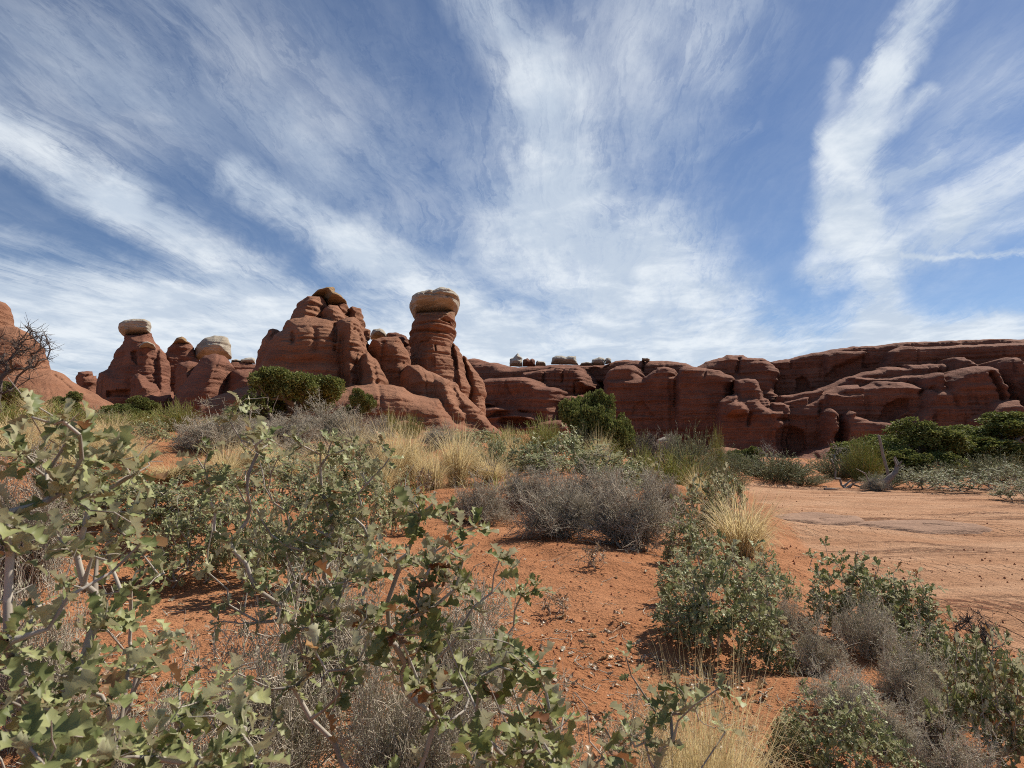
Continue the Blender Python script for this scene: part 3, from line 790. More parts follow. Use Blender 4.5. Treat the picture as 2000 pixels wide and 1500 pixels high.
    # --- long cliff wall
    o = relief('cliff_wall', [
        lobe(R3([(-420, 560), (-330, 450), (-120, 430), (0, 420), (75, 410), (80, 392), (130, 381), (180, 395), (195, 415), (280, 412), (370, 440), (450, 448), (650, 432), (760, 425), (900, 432), (1100, 430), (1180, 400), (1260, 391), (1380, 400), (1560, 399), (1700, 415), (1748, 440), (1800, 470), (2400, 520)]), 99, 6, 2.2, .06, back=20, flute=.3),
        lobe(VB([(380, 335), (480, 318), (600, 295), (720, 266), (860, 240), (1000, 210), (1110, 200), (1180, 182), (1320, 180), (1500, 168), (1560, 155), (1780, 140), (1980, 130)]) + VC([(760, 105), (900, 100), (1220, 105), (1324, 96), (1700, 90), (2400, 140), (2500, 200)]), 96, 6, 1.6, .10, back=30, flute=.5),
        lobe(VB([(860, 900), (860, 262), (1000, 225), (1280, 225), (1335, 255), (1300, 330), (1000, 460), (900, 560)]), 94.5, 6, 1.6, .05, flute=.3),
        lobe(VB([(1380, 900), (1400, 400), (1480, 290), (1500, 240), (1620, 190), (1800, 190)]) + VC([(370, 170), (640, 160), (880, 150), (1100, 140), (1500, 130), (2200, 150)]), 93.5, 6, 1.3, .05, flute=.6),
        lobe(VA([(1180, 900), (1190, 400), (1215, 372), (1290, 322), (1450, 286), (1490, 261), (1650, 262)]) + VB([(200, 285), (340, 290), (412, 326), (462, 372), (502, 402), (506, 480), (495, 522), (458, 562), (468, 640), (505, 670), (515, 900)]), 90, 6, 2.4, .10, flute=.3),
        lobe(VA([(170, 1000), (190, 660), (330, 650), (345, 500), (690, 505), (760, 470), (1000, 470), (1100, 420), (1400, 450), (1570, 560), (1580, 1000)]), 85.6, 4.6, 1.2, .06),
        lobe(VB([(60, 1300), (80, 820), (500, 810), (900, 720), (1400, 600), (1880, 640), (1900, 1300)]), 81.0, 3.6, 1.0, .10),
        lobe(R3([(470, 900), (485, 520), (495, 488), (640, 464), (652, 460), (762, 446), (900, 446), (950, 498), (986, 546), (986, 576), (932, 592), (905, 640), (985, 670), (990, 900)]), 88, 4.5, 1.6, .10),
        lobe(R3([(870, 900), (880, 560), (930, 540), (984, 552), (980, 590), (925, 596), (900, 650), (960, 900)]), 87, 4.6, 1.2, .1),
        lobe(VA([(300, 900), (308, 540), (330, 462), (372, 402), (440, 370), (600, 364), (632, 392), (642, 452), (664, 472), (700, 482), (700, 900)]), 86.5, 4.5, 1.6, .10),
        lobe(VA([(660, 1000), (688, 480), (760, 440), (812, 402), (802, 380), (900, 377), (982, 396), (1012, 432), (1004, 520), (1020, 1000)]), 85, 4.2, 1.6, .06),
        lobe(VA([(985, 1000), (1000, 500), (1035, 405), (1070, 375), (1160, 374), (1290, 389), (1420, 414), (1552, 466), (1584, 504), (1576, 544), (1546, 600), (1545, 700), (1560, 1000)]), 83.5, 4.6, 1.8, .06),
        lobe(R3([(-330, 800), (-280, 560), (-120, 545), (0, 533), (92, 530), (104, 542), (150, 533), (206, 548), (232, 535), (490, 519), (562, 540), (632, 590), (722, 600), (772, 630), (766, 680), (742, 742), (760, 900)]), 80, 4.0, 1.4, .12),
        lobe(R3([(90, 900), (100, 722), (250, 712), (258, 735), (140, 745), (140, 752), (300, 742), (440, 775), (560, 800), (620, 860), (800, 840), (860, 900)]), 76, 3, 1.0, .2),
        lobe(R3([(740, 900), (760, 722), (782, 670), (850, 659), (892, 686), (900, 900)]), 81, 2.6, 1.0, .15),
        lobe(VB([(40, 900), (55, 660), (66, 505), (200, 489), (272, 495), (312, 530), (350, 622), (352, 682), (402, 702), (440, 752), (505, 782), (600, 790)]), 81, 4, 1.5, .12),
        lobe(VB([(-140, 1100), (-80, 720), (0, 660), (90, 645), (122, 665), (130, 690), (200, 680), (302, 690), (342, 740), (372, 772), (470, 800), (560, 800)]), 78.5, 3.4, 1.4, .2),
        lobe(VB([(-10, 870), (-5, 790), (12, 742), (60, 712), (150, 715), (190, 760), (231, 822), (200, 850), (120, 880)]), 75.5, 3.0, 1.4, .1, True),
        lobe(VB([(100, 1300), (150, 900), (250, 810), (460, 800), (605, 772), (702, 730), (832, 682), (902, 640), (1000, 602), (1062, 570), (1172, 548), (1280, 552), (1296, 576), (1402, 542), (1422, 517), (1560, 518), (1702, 530), (1802, 556), (1882, 590), (1872, 632), (1842, 652), (1840, 1300)]), 82, 4.4, 1.6, .16),
        lobe(VB([(930, 1300), (940, 700), (1320, 690), (1500, 690), (1830, 676), (1840, 1300)]), 81.5, 4.0, .9, .10),
        lobe(VB([(840, 900), (850, 600), (1150, 480), (1300, 432), (1442, 412), (1472, 386), (1640, 375), (1672, 390)]) + VC([(90, 330), (240, 325), (262, 318), (380, 312), (582, 309), (616, 332), (636, 392), (650, 700)]), 87.5, 4.4, 1.5, .12),
        lobe(VC([(615, 700), (628, 400), (640, 290), (656, 260), (770, 254), (822, 286), (882, 322), (900, 700)]), 85, 3.6, 1.4, .08),
        lobe(VC([(170, 1100), (205, 880), (232, 800), (362, 700), (402, 570), (440, 522), (558, 518), (566, 470), (622, 410), (730, 346), (872, 325), (952, 325), (1042, 350), (1052, 392), (1082, 482), (1132, 612), (1160, 800), (1170, 1100)]), 79.5, 5.0, 2.0, .08),
        lobe(VC([(1040, 900), (1048, 400), (1050, 312), (1070, 280), (1110, 254), (1212, 250), (1242, 275), (1290, 302), (1330, 325), (1400, 400), (1500, 600)]), 80.5, 4.2, 1.8, .06),
        lobe(VC([(1240, 1100), (1248, 700), (1250, 472), (1290, 440), (1400, 425), (1700, 400), (2100, 420), (2200, 600)]), 77.5, 4.0, 1.4, .1),
        lobe(VC([(780, 1100), (805, 800), (852, 760), (922, 730), (1012, 642), (1132, 620), (1240, 618), (1260, 700), (1400, 760), (1900, 780)]), 75.5, 3.4, 1.2, .2),
        lobe(VB([(905, 1400), (912, 1050), (930, 832), (962, 790), (1000, 784), (1052, 820), (1092, 872), (1082, 1000), (1050, 1060), (1060, 1400)]), 76, 3.6, 1.4, .1),
        lobe(VB([(1085, 1100), (1098, 900), (1130, 832), (1180, 798), (1222, 815), (1242, 858), (1302, 864), (1366, 898), (1602, 920), (1645, 960), (1660, 1100)]), 77, 3.0, 1.0, .4),
        lobe(VB([(1140, 640), (1156, 492), (1200, 474), (1300, 490), (1420, 497), (1700, 470), (1940, 450), (1990, 640)]), 85.5, 4.2, .9, .05),
        lobe(VB([(470, 800), (490, 668), (620, 650), (800, 622), (905, 596), (940, 800)]), 83.2, 4.2, .8, .1),
        lobe(VB([(500, 840), (530, 722), (640, 702), (780, 672), (800, 840)]), 81.6, 4.0, .7, .1),
        lobe(VB([(400, 900), (425, 722), (540, 730), (605, 765), (600, 900)]), 79.8, 3.6, .7, .1),
        lobe(VB([(930, 800), (940, 640), (1160, 655), (1300, 640), (1320, 800)]), 80.6, 4.0, .7, .1),
        lobe(VB([(1880, 1100), (1890, 600), (1900, 500), (1960, 440), (2060, 430), (2080, 1100)]), 80.5, 4.6, 1.0, .05),
        lobe(VB([(560, 1420), (662, 1310), (722, 1270), (872, 1208), (980, 1178), (1052, 1160), (1250, 1250), (1300, 1420)]), 70, 3.2, 1.6, .4)],
        M_CLIFF, 0.105, 11.3, 1.2, blend=0.45, rs=0.62, rough=1.2, face=0.30,
        cuts=[(VB([(485, 1260), (478, 1010), (530, 958), (650, 958), (770, 995), (800, 1080), (800, 1260)]), 75, 1.5, .8),
              (VB([(485, 910), (500, 878), (600, 875), (640, 900), (560, 915)]), 75, 1.0, .4),
              (VB([(1500, 900), (1560, 760), (1700, 690), (1826, 682), (1815, 790), (1700, 870), (1660, 910)]), 76, 1.5, 1.2),
              (VB([(700, 600), (710, 470), (770, 440), (830, 470), (840, 560), (790, 610)]), 86, 1.2, .8),
              (R3([(985, 655), (985, 560), (1000, 540), (1080, 540), (1092, 600), (1090, 650)]), 90, 5.0, .8),
              (R3([(190, 830), (260, 770), (400, 765), (520, 800), (560, 830), (380, 815), (240, 830)]), 73, 1.6, .4),
              (R3([(330, 905), (270, 860), (300, 825), (440, 820), (560, 850), (600, 905)]), 73, 2.6, .7),
              (VB([(1085, 1010), (1072, 860), (1096, 862), (1096, 1000)]), 73, 2.5, .25),
              (VC([(560, 520), (590, 480), (615, 500), (610, 560), (590, 570)]), 75, 1.2, .4),
              (VA([(560, 850), (570, 760), (660, 690), (800, 880)]), 80, .5, .5)],
        cracks=[(R3([(75, 620), (85, 560), (100, 535)]), 77, .8, .15), (R3([(762, 560), (766, 450)]), 84, .8, .18), (R3([(640, 465), (636, 560)]), 85, .7, .15), (R3([(490, 520), (470, 560)]), 77, .4, .1),
                (VA([(695, 330), (690, 440)]), 95, 1.2, .2), (VA([(1296, 390), (1285, 480)]), 80, .5, .15), (VA([(1625, 300), (1590, 440)]), 85, .9, .2), (VA([(1000, 520), (1005, 640), (990, 760)]), 81, .5, .2),
                (VB([(610, 295), (620, 400)]), 91, .6, .15), (VC([(1052, 400), (1085, 500), (1135, 610)]), 75, 1.4, .25), (VC([(1248, 480), (1250, 720)]), 75, 1.2, .2), (VC([(730, 560), (785, 665)]), 74, .5, .15),
                (VC([(640, 300), (632, 395)]), 82, 1.0, .2), (VB([(232, 830), (215, 940)]), 73, .8, .18), (VB([(1640, 960), (1640, 1000)]), 74, .7, .15), (VB([(950, 730), (930, 830)]), 76, .6, .2)])
    tag(o, 'long shaded dark red sandstone cliff of rounded ledges and alcoves across the right side', 'cliff')

    # --- pale boulders on the rim
    rim = [([(366, 440), (368, 385), (400, 372), (418, 352), (430, 340), (442, 360), (462, 378), (464, 442)], 'pointed pale boulder with a red foot on the cliff rim, first from the balanced rock'),
           ([(464, 442), (468, 392), (500, 379), (515, 392), (535, 381), (556, 395), (562, 440)], 'low reddish pair of knobs on the rim beside the pointed boulder'),
           ([(560, 436), (572, 398), (600, 404), (632, 405), (642, 434)], 'flat pale rubble boulder on the rim, left of the biggest boulder'),
           ([(679, 424), (684, 376), (712, 362), (760, 360), (790, 372), (815, 363), (862, 366), (866, 398), (882, 428)], 'biggest long pale boulder on the cliff rim'),
           ([(895, 434), (905, 414), (950, 408), (985, 418), (1000, 436)], 'low pale rubble on the rim between the two larger boulders'),
           ([(978, 432), (984, 392), (1040, 371), (1075, 380), (1086, 392), (1080, 432)], 'rounded pale boulder on the rim right of the biggest one'),
           ([(1083, 424), (1088, 384), (1110, 374), (1130, 386), (1132, 416)], 'narrow pale boulder touching the rounded one on the rim'),
           ([(1356, 398), (1362, 376), (1385, 380), (1402, 377), (1420, 386), (1418, 404)], 'tiny pale rocks alone on the rim above the big alcove')]
    for i, (pts, lab) in enumerate(rim):
        b = relief('rim_boulder', [lobe(R3(pts), 97.5, 2.0, 1.0, 0, True, jit=.55)], M_PALE if i != 1 else M_CLIFF, 0.08, 3.0 + i, .9)
        tag(b, lab, 'boulder', 'boulders along the cliff rim')
    # --- boulders at the foot of the cliff
    b = relief('flat_boulder', [lobe(VA([(1290, 1330), (1300, 1230), (1312, 1200), (1360, 1176), (1500, 1167), (1600, 1184), (1645, 1202), (1642, 1242), (1602, 1285), (1600, 1330)]), 44, 2.0, .9, .1, True, jit=.3)], M_RED, 0.045, 2.4, .8)
    tag(b, 'flat topped red boulder in front of the cliff behind the pale brush', 'boulder')
    b = relief('flat_boulder', [lobe(VB([(560, 1400), (600, 1350), (612, 1335), (645, 1314), (760, 1314), (782, 1338), (850, 1340), (866, 1362), (850, 1400), (700, 1420)]), 36, 1.3, .5, .1, True, jit=.25)], M_RED, 0.035, 4.4, .6)
    tag(b, 'small two tiered red boulder beyond the wash, left of the dead log', 'boulder')
    b = relief('flat_boulder', [lobe([(1280, 872), (1284, 858), (1296, 853), (1306, 857), (1308, 872)], 34, .3, .25, 0, True, jit=.15)], M_PALE, 0.02, 4.9, .3)
    tag(b, 'small pale round boulder behind the dark dead brush', 'boulder')
    b = relief('flat_boulder', [lobe([(760, 850), (766, 828), (790, 820), (812, 826), (826, 838), (830, 852)], 33, .6, .4, 0, True, jit=.2)], M_RED, 0.03, 1.9, .5)
    tag(b, 'low red rock in front of the butte apron among grass', 'boulder')
    b = relief('flat_boulder', [lobe([(1596, 972), (1600, 955), (1622, 948), (1655, 950), (1680, 957), (1684, 972)], 18.5, .35, .2, 0, True, jit=.15)], M_RED, 0.02, 6.1, .4)
    tag(b, 'low dark red rock at the far edge of the wash by the roots', 'boulder')


build_rocks()


# slabs of bare rock lying in the wash
def build_slab(u, v, wpx, dpx, h, seed, label):
    x, y, z = on_ground(u, v)
    w = wpx / F_PX * y; dp = dpx
    n, m = 56, 22
    a = np.linspace(0, 2 * math.pi, n, endpoint=False)
    V, Fq = [], []
    for k, (rr, zz) in enumerate([(1.04, -.06), (1.0, 0.1), (.97, .55), (.90, .85), (.75, .97), (.5, 1.0), (.25, .98), (.02, .97)]):
        rad = rr * (1 + .28 * pn(np.cos(a) * 1.3 + seed, np.sin(a) * 1.3, 1.0) + .10 * pn(np.cos(a) * 5 + seed, np.sin(a) * 5, 2.0))
        X = x + np.cos(a) * rad * w / 2; Y = y + np.sin(a) * rad * dp / 2
        Z = ground_z(X, Y) + h * zz * (0.7 + .6 * (np.sin(a) < .2) * np.clip(pn(np.cos(a) * 2, np.sin(a) * 2, seed) + .5, 0, 1)) + (.02 * pn(X * 3, Y * 3, seed) if zz > .5 else 0)
        V.append(np.stack([X, Y, Z], -1))
        if k:
            i = np.arange(n); j = (i + 1) % n
            Fq.append(np.stack([(k - 1) * n + i, (k - 1) * n + j, k * n + j, k * n + i], -1))
    me = make_mesh('rock_slab', np.concatenate(V), Fq)
    tag(link('rock_slab', me, M_SLAB), label, 'rock slab', 'rock slabs bared in the wash')


build_slab(1600, 1018, 165, 1.2, .055, 1.0, 'dark low rock slab with a broken edge in the wash behind the golden grass')
build_slab(1800, 1028, 240, 1.0, .04, 5.0, 'widest flat brown rock slab in the middle of the wash')

# ------------------------------------------------------------------ plants
def rot_from(dirs, ups, rng):
    """frames with local +Y along dirs and local +Z roughly along ups"""
    y = dirs / (np.linalg.norm(dirs, axis=1)[:, None] + 1e-9)
    z = ups - (ups * y).sum(1)[:, None] * y
    bad = np.linalg.norm(z, axis=1) < 1e-3
    z[bad] = np.array([1.0, 0.2, 0])
    z /= np.linalg.norm(z, axis=1)[:, None] + 1e-9
    x = np.cross(y, z)
    return np.stack([x, y, z], -1)


def leaf_template(kind, rng, fine=True):
    """lobed oak leaf along +Y, length 1, stem at the origin"""
    if kind == 'oak':
        if fine:
            st = [0, .06, .13, .20, .27, .34, .42, .49, .57, .64, .72, .79, .87, .94, 1.0]
            wd = [.012, .02, .06, .16, .085, .17, .26, .13, .20, .30, .14, .18, .23, .10, .012]
        else:
            st = [0, .12, .26, .40, .52, .66, .78, .90, 1.0]
            wd = [.015, .05, .18, .13, .27, .17, .27, .16, .02]
        st, wd = np.array(st), np.array(wd)
        if fine:                                          # rounded lobes: refine the margin between the stations
            q = np.linspace(0, len(st) - 1, 29)
            k = np.minimum(q.astype(int), len(st) - 2); f = q - k; f = f * f * (3 - 2 * f)
            st, wd = st[k] + (st[k + 1] - st[k]) * (q - k), wd[k] + (wd[k + 1] - wd[k]) * f
        n = len(st)
        jl, jr = [np.interp(np.arange(n), np.linspace(0, n - 1, 9), rng.uniform(.72, 1.22, 9)) for _ in range(2)]
        wl, wr = wd * jl, wd * jr
        curl = rng.uniform(-.6, 1.2); fold = rng.uniform(.05, .8); tw = rng.uniform(-1.1, 1.1)
        ph = rng.uniform(0, 6)
        push = 0.02
        L = np.stack([-wl, st + push + wl * .22, fold * wl + .05 * np.sin(st * 15 + ph)], -1)
        Mi = np.stack([np.zeros(n), st, np.zeros(n)], -1)
        Rr = np.stack([wr, st + push + wr * .22, fold * wr + .05 * np.sin(st * 13 + ph + 2)], -1)
        L[-1], Rr[-1] = Mi[-1] + [-.012, 0, 0], Mi[-1] + [.012, 0, 0]
        V = np.concatenate([L, Mi, Rr])
        a = curl * V[:, 1]
        z = V[:, 2] - .45 * curl * V[:, 1] ** 2
        th = tw * V[:, 1]
        V = np.stack([V[:, 0] * np.cos(th) - z * np.sin(th), V[:, 1] * (1 - .10 * abs(curl)), V[:, 0] * np.sin(th) + z * np.cos(th)], -1)
        i = np.arange(n - 1)
        Fq = np.concatenate([np.stack([i, n + i, n + i + 1, i + 1], -1), np.stack([n + i, 2 * n + i, 2 * n + i + 1, n + i + 1], -1)])
        return V, Fq
    if kind == 'oval':
        c = rng.uniform(-.3, .5)
        V = np.array([[0, 0, 0], [-.16, .4, .05], [0, .45, 0], [.16, .4, .05], [-.12, .75, .05 - c * .3], [0, .78, -c * .3], [.12, .75, .05 - c * .3], [0, 1, -c * .6]])
        return V, [np.array([[0, 2, 1, 1], [0, 3, 2, 2], [1, 2, 5, 4], [2, 3, 6, 5], [4, 5, 7, 7], [5, 6, 7, 7]])]
    if kind == 'speck':
        V = np.array([[0, 0, 0], [-.2, .5, .06], [.2, .5, .06], [0, 1, 0]])
        return V, np.array([[0, 2, 3, 1]])


RIB = []


def put_leaves(pos, dirs, ups, size, kind, rng, fine=True, nt=6):
    parts = []
    RIB.clear()
    which = rng.randint(0, nt, len(pos))
    for k in range(nt):
        V, Fq = leaf_template(kind, rng, fine)
        if isinstance(Fq, list):
            Fq = Fq[0]
        s = which == k
        if not s.any():
            continue
        Rm = rot_from(dirs[s], ups[s], rng)
        W = np.einsum('nij,vj->nvi', Rm, V) * size[s][:, None, None] + pos[s][:, None, :]
        n = s.sum()
        fi = (np.arange(n) * len(V))[:, None, None] + Fq[None]
        fi = fi.reshape(-1, Fq.shape[1])
        nr = len(V) // 3
        RIB.append(np.tile(np.repeat([0., 1., 0.], nr) if kind == 'oak' else np.zeros(len(V)), n))
        if kind == 'oval':
            tri = fi[:, 2] == fi[:, 3]
            parts.append((W.reshape(-1, 3), [fi[~tri], fi[tri][:, :3]]))
        else:
            parts.append((W.reshape(-1, 3), [fi]))
    return join(parts)


def grow(bases, targets, rng, step=.06, wig=.35, up=.35, pen=.45):
    """grow branches so that every target is reached from the nearest lower wood"""
    pos = [np.array(b, float) for b in bases]; par = [-1] * len(pos); plen = [0.0] * len(pos)
    c = np.mean(pos, 0)
    T = sorted([np.array(t, float) for t in targets], key=lambda t: np.linalg.norm(t - c))
    tips = []
    for t in T:
        P = np.array(pos); d = np.linalg.norm(P - t, axis=1)
        cost = d + pen * np.array(plen) + np.where(P[:, 2] > t[2] + .02, .3, 0)
        j = int(np.argmin(cost)); a = pos[j]; L = d[j]
        n = max(2, int(L / step))
        bow = np.array([0, 0, -up * L * .5]) + rng.normal(0, wig * L * .22, 3)
        prev = j
        for k in range(1, n + 1):
            s = k / n
            q = a + (t - a) * s + bow * math.sin(math.pi * s) * (1 - .3 * s)
            if k < n:
                q = q + rng.normal(0, wig * step * .22, 3)
            pos.append(q); par.append(prev); plen.append(plen[prev] + L / n); prev = len(pos) - 1
        tips.append(prev)
    cnt = np.zeros(len(pos)); cnt[tips] += 1
    for i in range(len(pos) - 1, -1, -1):
        if par[i] >= 0:
            cnt[par[i]] += cnt[i]
    return np.array(pos), np.array(par), cnt, tips


def wood(pos, par, cnt, r0, sides=4, rmax=.02, pw=.42):
    r = np.minimum(r0 * np.maximum(cnt, 1) ** pw, rmax)
    e = np.where(par >= 0)[0]
    return tubes(pos[par[e]], pos[e], r[par[e]], r[e], sides)


def rosettes(pos, par, tips, rng, nl, size, back=3, spread=1.0):
    """leaves clustered at the branch tips and a few along the last stretch of twig"""
    P, D, U, S = [], [], [], []
    for t in tips:
        q = par[t]; ax = pos[t] - pos[q] if q >= 0 else np.array([0, 0, 1.0])
        ax = ax / (np.linalg.norm(ax) + 1e-9)
        n = rng.randint(max(2, nl - 2), nl + 3)
        ph = rng.uniform(0, 6.28)
        pr = np.cross(ax, [.3, .9, .2]); pr /= np.linalg.norm(pr); qq = np.cross(ax, pr)
        for k in range(n):
            a = ph + k * 2.4 + rng.normal(0, .3)
            out = pr * math.cos(a) + qq * math.sin(a)
            tilt = rng.uniform(.15, 1.1)
            d = ax * tilt + out * spread + np.array([0, 0, -.1]) + rng.normal(0, .22, 3)
            b = t
            for _ in range(rng.randint(0, back + 1) if k > n // 2 else 0):
                if par[b] >= 0: b = par[b]
            P.append(pos[b] + rng.normal(0, .004, 3)); D.append(d)
            if rng.uniform() < .68:                       # leaves turn towards the light
                u = np.array([0, 0, .8]) + np.array(SUN_DIR) * .7 + ax * .4 + rng.normal(0, .42, 3)
            else:
                u = ax * 1.2 - out * .3 + np.array([0, 0, .5]) + rng.normal(0, .5, 3)
            U.append(u); S.append(size * rng.uniform(.6, 1.2))
    return np.array(P), np.array(D), np.array(U), np.array(S)


def crown_targets(rng, n, w, h, low=.25, flat=1.0):
    """points in an uneven shrub volume, width w, height h, base at the origin"""
    out = []
    ph = rng.uniform(0, 6.28, 4)
    while len(out) < n:
        a = rng.uniform(0, 6.28); e = math.asin(rng.uniform(.02, 1)); r = rng.uniform(.45, 1.0) ** .5
        lump = .78 + .16 * math.sin(2 * a + ph[0]) + .12 * math.sin(5 * a + ph[1]) + .13 * math.sin(3 * e * 2 + ph[2] + a)
        x = math.cos(a) * math.cos(e) * r * lump * w / 2; y = math.sin(a) * math.cos(e) * r * lump * w / 2
        z = h * (low + (1 - low) * math.sin(e) ** flat * r * lump * 1.1)
        if rng.uniform() < .12:
            z *= 1.12
        out.append((x, y, z))
    return out


def oak_proto(seed, w, h, n, leaf, mat, nl=5, fine=False, low=.18, bark=M_BARK, leafkind='oak', bare=0, r0=.0019):
    rng = np.random.RandomState(seed)
    T = crown_targets(rng, n, w, h, low)
    bases = [(rng.uniform(-.12, .12) * w, rng.uniform(-.12, .12) * w, -.03) for _ in range(5)]
    pos, par, cnt, tips = grow(bases, T, rng, .07, .5, .15)
    parts = [wood(pos, par, cnt, r0, 4, .014)]
    if bare:                                                # leafless side twigs
        A = pos[rng.randint(len(bases), len(pos), bare)]
        d = rng.normal(0, 1, (bare, 3)) + [0, 0, .5]; d /= np.linalg.norm(d, axis=1)[:, None]
        L = rng.uniform(.04, .14, bare)[:, None]
        parts.append(tubes(A, A + d * L, np.full(bare, .0014), np.full(bare, .0008), 3))
    V, Fs = join(parts)
    root = bpy.data.objects.new('oak_shrub', None); SC.collection.objects.link(root)
    link('branches', make_mesh('oak_branches', V, Fs), bark, root)
    P, D, U, S = rosettes(pos, par, tips, rng, nl, leaf)
    V, Fs = put_leaves(P, D, U, S, leafkind, rng, fine)
    link('leaves', leaf_mesh('oak_leaves', V, Fs), mat, root)
    return root


def brush_proto(seed, w, h, n1=26, n2=9, n3=7, mat=M_GREY, specks=2800, tw=.0016, droop=.0):
    """dense rounded twiggy desert brush"""
    rng = np.random.RandomState(seed)
    A, B, ra, rb = [], [], [], []
    P, D = [], []
    lump = rng.uniform(0, 6.28, 3)
    for i in range(n1):
        a = rng.uniform(0, 6.28); e = math.asin(rng.uniform(.0, 1.0))
        ex = .74 + .22 * math.sin(3 * a + lump[0]) + .18 * math.sin(3 * e + 5 * a + lump[1])
        tip = np.array([math.cos(a) * math.cos(e) * w / 2, math.sin(a) * math.cos(e) * w / 2, (.06 + .94 * math.sin(e)) * h]) * ex * rng.uniform(.62, 1.08)
        b = np.array([rng.normal(0, .05) * w, rng.normal(0, .05) * w, -.02])
        m = 5; pts = [b]
        for k in range(1, m + 1):
            s = k / m
            pts.append(b + (tip - b) * s + np.array([0, 0, .12 * h * math.sin(math.pi * s) * (1 - math.sin(e))]) + rng.normal(0, .018, 3) * w)
        for k in range(m):
            A.append(pts[k]); B.append(pts[k + 1])
            ra.append(tw * (3.2 - 2.1 * k / m)); rb.append(tw * (3.2 - 2.1 * (k + 1) / m))
        ax = (tip - b) / np.linalg.norm(tip - b)
        for j in range(n2):
            s = rng.uniform(.28, 1.0) ** .8 * m; k = min(int(s), m - 1); q = pts[k] + (pts[k + 1] - pts[k]) * (s - k)
            d = ax * .8 + rng.normal(0, .62, 3) + np.array([0, 0, .25]); d /= np.linalg.norm(d)
            L = rng.uniform(.08, .20) * (w + h) / 2
            mid = q + d * L * .5 + rng.normal(0, .02, 3) * w; end = q + d * L + rng.normal(0, .035, 3) * w
            end[2] = max(end[2], .01); mid[2] = max(mid[2], .01)
            A += [q, mid]; B += [mid, end]; ra += [tw * 1.2, tw * .95]; rb += [tw * .95, tw * .65]
            for _ in range(n3):
                t = rng.uniform(.2, 1.0)
                qq = q + (mid - q) * t * 2 if t < .5 else mid + (end - mid) * (t * 2 - 1)
                d2 = d * .6 + rng.normal(0, .6, 3) + np.array([0, 0, .2]); d2 /= np.linalg.norm(d2)
                l2 = rng.uniform(.03, .10) * (w + h) / 2
                e2 = qq + d2 * l2
                A.append(qq); B.append(e2); ra.append(tw * .8); rb.append(tw * .5)
                P.append(qq + d2 * l2 * rng.uniform(.3, 1)); D.append(d2)
    V, Fq = tubes(A, B, ra, rb, 3)
    root = bpy.data.objects.new('brush', None); SC.collection.objects.link(root)
    link('branches', make_mesh('brush_branches', V, [Fq]), mat, root)
    P, D = np.array(P), np.array(D)
    k = rng.randint(0, len(P), specks)
    P, D = P[k] + rng.normal(0, .004, (specks, 3)), D[k] + rng.normal(0, .7, (specks, 3))
    V, Fs = put_leaves(P, D, rng.normal(0, 1, (specks, 3)), rng.uniform(.008, .017, specks), 'speck', rng, nt=2)
    link('leaves', make_mesh('brush_leaves', V, Fs), M_SPECK, root)
    return root


def blades(rng, n, w, h, spread=.35, width=.0022, curl=1.0, segs=6, base=.12, stiff=False):
    """arching ribbons"""
    a = rng.uniform(0, 6.28, n)
    b = np.stack([np.cos(a), np.sin(a)], -1) * (rng.uniform(0, 1, n) ** .5 * base * w)[:, None]
    a2 = a + rng.normal(0, .7, n)
    L = h * rng.uniform(.55, 1.2, n); lean = np.abs(rng.normal(0, spread, n)) + .03
    cr = curl * rng.uniform(.1, 1.0, n) ** 1.5
    pos = np.zeros((n, segs + 1, 3)); pos[:, 0, :2] = b; pos[:, 0, 2] = -.01
    ang = lean.copy(); az = a2.copy()
    for k in range(segs):
        d = np.stack([np.cos(az) * np.sin(ang), np.sin(az) * np.sin(ang), np.cos(ang)], -1)
        pos[:, k + 1] = pos[:, k] + d * (L / segs)[:, None]
        ang = np.clip(ang + cr * (k + 1) / segs * .75 + rng.normal(0, .06, n), 0, 2.6)
        az = az + rng.normal(0, .16, n)
    side = np.stack([-np.sin(az + rng.normal(0, 1, n)), np.cos(az + rng.normal(0, 1, n)), np.zeros(n)], -1)
    V = np.zeros((n, (segs + 1) * 2, 3))
    for k in range(segs + 1):
        wk = width * (1 - .85 * (k / segs) ** 1.5)
        V[:, 2 * k] = pos[:, k] - side * wk / 2 * 1; V[:, 2 * k + 1] = pos[:, k] + side * wk / 2
    Fq = np.concatenate([(np.arange(n) * (segs + 1) * 2)[:, None] + np.array([[2 * k, 2 * k + 1, 2 * k + 3, 2 * k + 2]]) for k in range(segs)])
    return V.reshape(-1, 3), Fq


def grass_proto(name, seed, w, h, n, mat, spread=.35, width=.0026, curl=1.0, base=.14):
    rng = np.random.RandomState(seed)
    V, Fq = blades(rng, n, w, h, spread, width, curl, 7, base)
    V2, F2 = blades(rng, n // 4, w, h * .55, spread * 1.8, width, curl * 1.6, 6, base * 1.5)
    V, Fs = join([(V, Fq), (V2, F2)])
    return link(name, make_mesh(name, V, Fs), mat)


